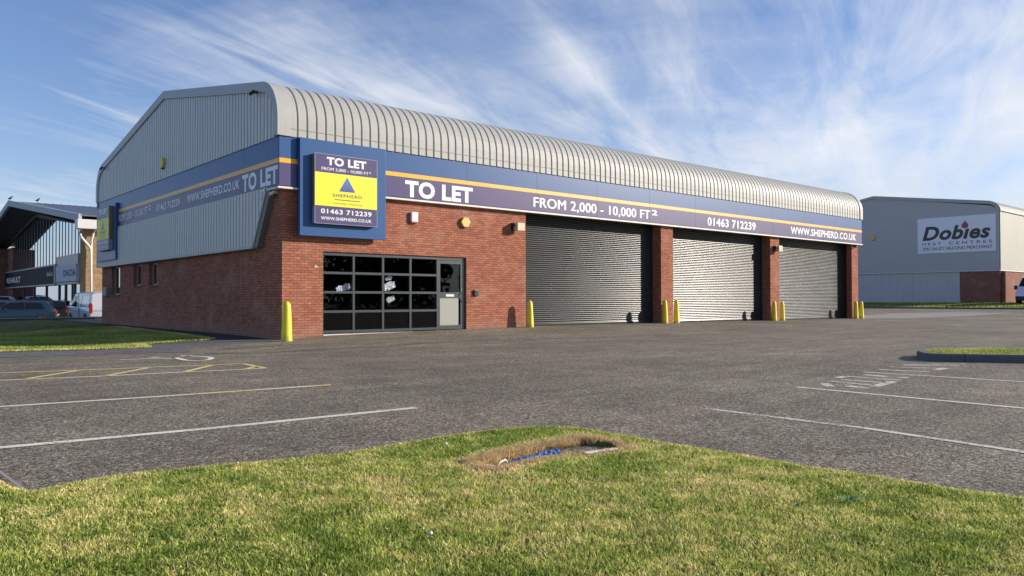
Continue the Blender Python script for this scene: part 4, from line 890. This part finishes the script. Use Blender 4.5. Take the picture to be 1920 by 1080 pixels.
# white wall inside, behind the lower glazing
mb=MB(s0); mb.box(SX+6,SX+6.2,50,84,ZG,2.6); mb.build('interior_wall',M['white'],sr)
mb=MB(s0); mb.box(SX-.35,SX-.02,58.6,85.4,2.52,4.14); sb_=mb.build('sign_band',M['navy'],sr)
mb=MB(s0); mb.box(SX-.37,SX-.0,58.45,85.5,4.15,4.27); mb.box(SX-.37,SX-.0,58.45,85.5,2.38,2.5); mb.box(SX-.38,SX,58.2,58.55,2.38,4.27); mb.box(SX-.25,SX-.02,50.0,58.2,4.0,4.85); mb.box(SX-.25,SX-.02,50.0,58.2,2.38,2.55); mb.build('band_trim',M['greyfr'],sb_)
mb=MB(s0); mb.box(SX-.35,SX-.02,50.2,57.9,2.60,4.0); mb.build('pale_sign_board',M['signgrey'],sr)
lettering('RENAULT','G',SX-.36,84.3,75.5,2.95,3.55,M['white'],sb_,s0,bold=.02)
lettering('Used Cars','G',SX-.36,61.8,59.3,3.25,3.65,M['white'],sb_,s0,bold=.0)
lettering('DACIA','G',SX-.36,54.8,50.3,3.05,3.6,M['navy'],sb_,s0,bold=.018,spacing=1.08)
# roof: two slopes with a raked prow at the near end
tipX,tipZ=3.25,10.72
Rt=(5.2,48.6,7.85); Lt=(3.2,89.5,7.6); Tp=(tipX,YR,tipZ); far=45
mb=MB(s0)
def slab(mb,P4,th):
    vs=[p for p in P4]+[(p[0],p[1],p[2]-th) for p in P4]; mb.add(vs,[(0,1,2,3),(7,6,5,4),(0,4,5,1),(1,5,6,2),(2,6,7,3),(3,7,4,0)])
slab(mb,[Rt,Tp,(far,YR,tipZ),(far,48.6,7.85)],.10); slab(mb,[Tp,Lt,(far,89.5,7.6),(far,YR,tipZ)],.10); rf2=mb.build('roof',M['tileroof'],sr)
mb=MB(s0)
for k in range(60):
    x=5.6+k*.66; mb.add([(x,48.62,7.88),(x+.06,48.62,7.88),(x+.06,YR-.02,tipZ+.03),(x,YR-.02,tipZ+.03),(x,48.62,7.8),(x+.06,48.62,7.8),(x+.06,YR-.02,tipZ-.05),(x,YR-.02,tipZ-.05)],[(0,1,2,3),(0,4,5,1),(0,3,7,4),(1,5,6,2)])
mb.build('roof_seam',M['tileroof'],rf2)
def fascia_board(mb,a,b,h,t=.12,back=.12):
    a=Vector(a); b=Vector(b); vs=[]
    for p in (a,b):
        for dx,dz in ((-t,.06),(back,.06),(back,-h),(-t,-h)): vs.append((p.x+dx,p.y,p.z+dz))
    mb.add(vs,[(0,1,5,4),(1,2,6,5),(2,3,7,6),(3,0,4,7),(0,3,2,1),(4,5,6,7)])
mb=MB(s0); fascia_board(mb,Rt,Tp,.50); fascia_board(mb,Tp,Lt,.50); mb.build('bargeboard',plain('weathered_white_board',(.42,.45,.47),.6,0,.15,2,streak=.3),rf2)
mb=MB(s0); mb.add([(5.3,49.2,7.15),(tipX+.1,YR,tipZ-.52),(SX+.2,YR,ZRg+.1),(SX+.2,49.2,7.15),(3.3,89.3,7.05),(SX+.2,88,7.1)],[(0,1,2,3),(1,4,5,2)]); mb.build('soffit',M['soffit'],rf2,fixn=False)
mb=MB(s0); mb.box(SX-.15,SX-.02,YR+.1,YR+.4,ZRg-.3,ZRg+.3)
for yy in (YR+.0,):
    fascia_board(mb,(SX-.1,50,zt(50)+.1),(SX-.1,YR,ZRg+.1),.25,.06,.06); fascia_board(mb,(SX-.1,YR,ZRg+.1),(SX-.1,83,zt(83)+.1),.25,.06,.06)
mb.build('glazing_head',M['soffit'],rf2)
mb=MB(s0); mb.box(4.9,far,48.0,49.0,6.72,7.45); mb.build('gutter_box',M['trim'],rf2,bevel=.02)
mb=MB(s0); mb.box(SX+.55,far,SY0,SY0+.5,ZG,6.72); mb.box(SX-.1,SX+.55,48.95,50.0,ZG,6.72); mb.build('brick_side_wall',M['brick_buff'],sr)
for y0,y1,x0 in ((82.2,85.6,SX-.1),(86.2,88.6,SX-2.6)):
    mb=MB(s0); mb.box(x0,SX+.1,y0,y1,ZG,7.0); mb.build('brick_pier',M['brick_far'],sr)
mb=MB(s0); mb.box(SX,far,85.6,86,ZG,7.0); mb.box(SX+.13,far,50.5,85.6,6.9,7.0); mb.build('rear_shell',M['inner'],sr)
for i,(pts) in enumerate(([(5.25,48.7,7.0),(5.25,48.7,6.3),(5.25,47.0+1.6,6.1),(5.9,48.65,5.3),(6.02,48.65,5.1),(6.02,48.65,-.6)],[(6.35,48.6,6.75),(6.2,48.6,6.5),(6.02,48.6,5.9),(6.02,48.65,5.1)])):
    mb=MB(s0); mb.tube(pts,.10,8); mb.build('drainpipe',M['trim'],sr,smooth=.8)
def gull(x,y,z,lab,m=M['black']):
    r=thing('bird',lab,'bird',(x,y,z),group='dark birds perched on the showroom roof')
    mb=MB(); mb.tube([(-.20,0,.16),(-.08,0,.17),(.05,0,.24),(.13,0,.36),(.16,0,.42)],[.02,.08,.10,.06,.05],8); mb.tube([(.16,0,.42),(.27,0,.41)],[.035,.005],6); mb.tube([(0,.03,.18),(0,.03,0)],.012,5); mb.tube([(0,-.03,.18),(0,-.03,0)],.012,5); mb.build('body',m,r,smooth=.9)
gull(3.3,YR+.1,10.78,'dark bird perched on the very tip of the showroom roof'); gull(5.6,YR,10.78,'dark bird on the showroom ridge just right of the tip'); gull(6.6,48.8,7.5,'dark bird on the low white parapet of the showroom')

# ------------------------------------------------------------------ vehicles
def vehicle(name,label,cat,st,Lc,wheels,paint,glass_polys,kind='car',front='+'):
    """st: stations (x, z_sill, z_belt, z_roof, half width belt, half width roof); x forward"""
    root=thing(name,label,cat); mb=MB(); rows=[]
    for x,zs,zb,zr,wb,wr in st:
        h=zb-zs; half=[(wb*.80,zs),(wb*.97,zs+.10*h),(wb*1.0,zs+.45*h),(wb*.985,zb-.08*h),(wb*.955,zb),(wr+(wb*.955-wr)*.12,zr-(zr-zb)*.10 if zr>zb+.05 else zb+.01),(wr*.86,zr-.01),(0,zr+.012)]
        rows.append([(x,-y,z) for y,z in half]+[(x,y,z) for y,z in half[-2::-1]])
    n=len(rows[0]); vs=[p for r in rows for p in r]
    fs=[(i*n+k,i*n+k+1,(i+1)*n+k+1,(i+1)*n+k) for i in range(len(rows)-1) for k in range(n-1)]+[(i*n+n-1,i*n,(i+1)*n,(i+1)*n+n-1) for i in range(len(rows)-1)]
    fs+=[tuple(range(n)),tuple((len(rows)-1)*n+k for k in range(n))]
    mb.add(vs,fs); body=mb.build('body',paint,root,smooth=.7)
    X=[s[0] for s in st]
    def hw(x,z):
        zb,zr,wb,wr=[np.interp(x,X,[s[k] for s in st]) for k in (2,3,4,5)]
        if z<=zb: return wb
        t=min(1,(z-zb)/max(.05,zr-zb)); return wb*.955+(wr-wb*.955)*t
    def side(poly,nm,m,off=.012,sides=(-1,1),par=root):
        for s_ in sides:
            mb=MB(); mb.add([(x,s_*(hw(x,z)+off),z) for x,z in poly],[tuple(range(len(poly)))]); mb.build(nm,m,par,fixn=False)
    for poly,m in glass_polys: side(poly,'side_window',m)
    for x,r_ in wheels:
        for s_ in (-1,1):
            wb=np.interp(x,X,[s[4] for s in st])
            mb=MB(); mb.tube([(x,s_*(wb-.01),r_),(x,s_*(wb+.006),r_)],r_+.07,24); mb.build('wheel_arch',M['black'],root)
            wh=MB(); wh.tube([(x,s_*(wb-.20),r_),(x,s_*(wb-.18),r_),(x,s_*(wb+.01),r_),(x,s_*(wb+.03),r_)],[r_*.9,r_,r_,r_*.93],24); wo=wh.build('tyre',M['tyre'],root,smooth=.6)
            mb=MB(); mb.tube([(x,s_*(wb+.025),r_),(x,s_*(wb+.036),r_)],r_*.2,12)
            for k in range(5):
                a=2*math.pi*k/5; mb.tube([(x,s_*(wb+.033),r_),(x+math.cos(a)*r_*.66,s_*(wb+.033),r_+math.sin(a)*r_*.66)],.03,5)
            mb.tube([(x,s_*(wb+.022),r_),(x,s_*(wb+.030),r_)],r_*.68,20); mb.build('rim',M['rim'],wo)
    return root,side,hw
def suv(name,label,paint,s=1.0):
    st=[(-2.2,.40,.80,.82,.72,.60),(-2.12,.30,.95,1.0,.86,.62),(-2.0,.28,1.02,1.22,.89,.64),(-1.72,.27,1.05,1.52,.91,.66),(-1.4,.26,1.04,1.60,.92,.68),(-.3,.25,1.0,1.64,.93,.70),(.45,.25,.98,1.60,.93,.69),(.75,.25,.98,1.42,.93,.68),(1.2,.26,.98,1.06,.92,.78),(1.35,.27,.98,1.01,.91,.80),(1.95,.28,.90,.93,.88,.72),(2.12,.32,.72,.76,.80,.66),(2.18,.42,.60,.62,.68,.6)]
    gp=[([(-1.55,1.10),(-.45,1.07),(-.45,1.50),(-1.30,1.47)],M['carglass']),([(-.38,1.07),(.95,1.05),(.55,1.42),(.3,1.49),(-.38,1.50)],M['carglass'])]
    r,side,hw=vehicle(name,label,'car',st,4.4,((-1.32,.35),(1.38,.35)),paint,gp)
    mb=MB(); mb.add([(1.16,-.66,1.10),(1.16,.66,1.10),(.62,.60,1.52),(.62,-.60,1.52)],[(0,1,2,3)]); o=mb.build('windscreen',M['carglass'],r,fixn=False); o.location=(.035,0,.02)
    mb=MB(); mb.add([(-2.10,-.60,1.12),(-2.10,.60,1.12),(-1.80,.58,1.50),(-1.80,-.58,1.50)],[(0,1,2,3)]); o=mb.build('rear_window',M['carglass'],r,fixn=False); o.location=(-.045,0,.02)
    for s_ in (-1,1):
        mb=MB(); mb.box(-2.18,-1.93,min(s_*.60,s_*.90),max(s_*.60,s_*.90),.84,.98); mb.build('tail_light',M['lamp_red'],r,bevel=.03)
        mb=MB(); mb.box(1.85,2.10,min(s_*.52,s_*.84),max(s_*.52,s_*.84),.68,.82); mb.build('headlight',M['lamp_clear'],r,bevel=.03)
        mb=MB(); mb.tube([(.92,s_*.92,1.06),(.90,s_*1.05,1.12)],[.04,.10],8); mb.build('mirror',M['black'],r,smooth=.6)
        mb=MB(); mb.tube([(-1.5,s_*.62,1.63),(-.6,s_*.66,1.70),(.4,s_*.64,1.66)],.025,6); mb.build('roof_rail',M['black'],r)
    mb=MB(); mb.box(-2.24,-2.19,-.26,.26,.60,.72); mb.build('number_plate',M['plate_y'],r)
    mb=MB(); mb.box(-2.22,-1.9,-.78,.78,.30,.55); mb.build('bumper',M['black'],r,bevel=.03); mb=MB(); mb.box(1.9,2.2,-.74,.74,.28,.5); mb.build('bumper',M['black'],r,bevel=.03)
    mb=MB()
    for x0,x1 in ((-1.4,.98),): mb.box(x0,x1,-.945,.945,.26,.38)
    mb.build('side_cladding',M['black'],r,bevel=.02)
    return r
def van(name,label,paint,panel=True,h=1.97):
    k=h/1.97
    st=[(-2.48,.42,1.0,1.05*k,.88,.80),(-2.46,.32,1.1,1.85*k,.92,.80),(-2.3,.30,1.1,1.95*k,.95,.82),(-.5,.28,1.1,1.97*k,.96,.82),(.95,.28,1.1,1.93*k,.96,.80),(1.2,.28,1.12,1.82*k,.96,.78),(1.85,.29,1.14,1.22*k,.94,.82),(2.25,.32,1.02,1.06,.88,.78),(2.45,.38,.80,.84,.78,.66),(2.5,.45,.62,.64,.66,.6)]
    gp=[([(.35,1.14),(1.55,1.16),(1.22,1.62*k),(.98,1.74*k),(.35,1.75*k)],M['carglass'])]
    if panel: gp.append(([(-2.15,1.12),(-.35,1.12),(-.35,1.72*k),(-2.15,1.72*k)],M['carglass_w']))
    r,side,hw=vehicle(name,label,'van',st,5,((-1.55,.34),(1.55,.34)),paint,gp)
    mb=MB(); mb.add([(1.86,-.74,1.20*k),(1.86,.74,1.20*k),(1.22,.68,1.78*k),(1.22,-.68,1.78*k)],[(0,1,2,3)]); o=mb.build('windscreen',M['carglass'],r,fixn=False); o.location=(.05,0,.03)
    for s_ in (-1,1):
        mb=MB(); mb.box(-2.53,-2.38,min(s_*.80,s_*.97),max(s_*.80,s_*.97),.75,1.35); mb.build('tail_light',M['lamp_red'],r,bevel=.03)
        mb=MB(); mb.box(2.02,2.34,min(s_*.52,s_*.86),max(s_*.52,s_*.86),.78,1.02); mb.build('headlight',M['lamp_clear'],r,bevel=.05)
        mb=MB(); mb.box(1.36,1.50,min(s_*1.02,s_*1.24),max(s_*1.02,s_*1.24),1.18,1.50); mb.tube([(1.42,s_*.93,1.2),(1.42,s_*1.05,1.24)],.03,6); mb.build('mirror',M['black'],r,bevel=.03)
        side([(-2.2,.80),(1.0,.80),(1.0,.84),(-2.2,.84)],'side_rub_strip',M['greyfr'],.014,(s_,))
    mb=MB(); mb.box(2.15,2.52,-.80,.80,.34,.66); mb.build('bumper',M['black'],r,bevel=.04); mb=MB(); mb.box(-2.56,-2.3,-.90,.90,.32,.55); mb.build('bumper',M['black'],r,bevel=.04)
    mb=MB(); mb.box(-2.50,-2.47,-.012,.012,.58,1.85*k); mb.box(-2.498,-2.472,-.8,.8,.88,.90); mb.build('rear_door_seam',M['dark_trim'],r); mb=MB(); mb.box(-2.55,-2.502,-.12,-.02,.98,1.05); mb.build('handle',M['black'],r)
    for s_ in (-1,1):
        mb=MB(); mb.box(-.36,-.34,min(.955*s_,.985*s_),max(.955*s_,.985*s_),.40,1.85*k); mb.build('door_seam',M['dark_trim'],r)
    return r
def ray(px,D):
    """world point at forward distance D on the picture column px (used to park the cars along the lanes)"""
    l=(px-960)/F*D; return CX+D*math.sin(yaw)+l*math.cos(yaw), CY+D*math.cos(yaw)-l*math.sin(yaw)
def park(o,px,D,heading,z=-.56):
    x,y=ray(px,D); o.location=(x,y,z); o.rotation_euler=(0,0,heading); return o
leftdir=math.atan2(math.sin(yaw),-math.cos(yaw))           # heading that points to the picture's left
awaydir=math.atan2(math.cos(yaw),math.sin(yaw))
LOS=.50
park(suv('parked_car','dark teal car parked side on behind the low wall, red tail light to the right',M['car_teal']),34,50,leftdir+LOS,-.62)
park(suv('parked_car','black car seen from behind with a yellow number plate, left of the silver van',M['car_black']),99,55,awaydir+LOS+.10,-.62)
park(suv('parked_car','dark blue car at the far left edge, behind the teal car',M['car_blue']),-22,56,leftdir+LOS,-.6)
park(suv('parked_car','black car parked side on close in front of the showroom glass',M['car_black']),55,61,leftdir+LOS,-.52)
park(suv('parked_car','small white car glimpsed between the black car and the silver van',M['car_white']),131,62,leftdir+LOS-1.2,-.80)
park(suv('parked_car','white car beyond the showroom at the far left edge',M['car_white']),-10,84,leftdir+LOS,-.1)
park(van('delivery_van','silver white delivery van with a pale reflection painted in its side window parked behind the low wall beside the gable',M['van_silver'],h=2.05),177,48.5,awaydir+LOS+.27,-.50)
vv=van('delivery_van','white van with black bumper and mirror parked by the grey warehouse at the right edge',M['car_white'],h=2.3); hd=leftdir+.65; tx_,ty_=ray(1926,66); vv.location=(tx_-math.cos(hd)*2.55,ty_-math.sin(hd)*2.55,.50); vv.rotation_euler=(0,0,hd); vv.scale=(1.08,1.08,1.12)

# tree at the far left
def tree(x,y,z,h,r,label,m,seed,n=5000):
    R_=np.random.default_rng(seed); root=thing('tree',label,'tree',(x,y,z)); mb=MB(); rd=random.Random(seed)
    mb.tube([(0,0,0),(.1,0,h*.3),(0,.15,h*.6),(0,0,h*.9)],[.22,.17,.11,.03],8)
    for k in range(16):
        a=rd.uniform(0,6.3); z0=h*rd.uniform(.25,.7); l=r*rd.uniform(.6,1); mb.tube([(0,0,z0),(math.cos(a)*l*.5,math.sin(a)*l*.5,z0+l*.35),(math.cos(a)*l,math.sin(a)*l,z0+l*.9)],[.08,.05,.015],5)
    mb.build('trunk',M['bark'],root,smooth=.8)
    cl=R_.standard_normal((26,3)); cl/=np.linalg.norm(cl,axis=1)[:,None]; cl=cl*R_.random((26,1))**.4*np.array([r,r,h*.36])*.85+np.array([0,0,h*.62])
    P_=cl[R_.integers(0,26,n)]+R_.standard_normal((n,3))*r*.17; mb=MB(); d=R_.standard_normal((n,3)); e=R_.standard_normal((n,3)); d/=np.linalg.norm(d,axis=1)[:,None]; e/=np.linalg.norm(e,axis=1)[:,None]
    s_=.14
    for p,a,b in zip(P_,d*s_,e*s_): mb.add([p-a,p+b,p+a,p-b],[(0,1,2,3)])
    mb.build('crown',m,root,fixn=False)
def unseen_wood():
    R_=np.random.default_rng(77); mb=MB(); P_=[]
    for k in range(34):
        cx,cy=-12+k*4.6+R_.uniform(-2,2),-64+R_.uniform(-5,5); h=R_.uniform(7,9.5); n=700
        q=R_.standard_normal((n,3)); q/=np.linalg.norm(q,axis=1)[:,None]; q=q*(R_.random((n,1))**.33)*np.array([4.2,3.5,h*.52])+np.array([cx,cy,h*.50]); P_.append(q)
    P_=np.concatenate(P_); n=len(P_); d=R_.standard_normal((n,3)); e=R_.standard_normal((n,3)); d/=np.linalg.norm(d,axis=1)[:,None]*2.6; e/=np.linalg.norm(e,axis=1)[:,None]*2.6
    for p,a,b in zip(P_,d,e): mb.add([p-a,p+b,p+a,p-b],[(0,1,2,3)])
    o=mb.build('unseen_trees',plain('dark_foliage',(.05,.065,.02),.8,0,.4,2),fixn=False); tag(o,'unseen belt of dark trees, packed dense to darken reflections in the glass','trees',kind='stuff')
unseen_wood()  # out of view; added so the shopfront glass reflects something dark
x,y=ray(-10,98); tree(x,y,-.3,9,3.4,'yellow green tree at the far left edge behind the showroom pier',M['leaf'],5)

bpy.context.scene.cycles.use_denoising=True
bpy.context.scene.cycles.max_bounces=8; bpy.context.scene.cycles.transparent_max_bounces=12
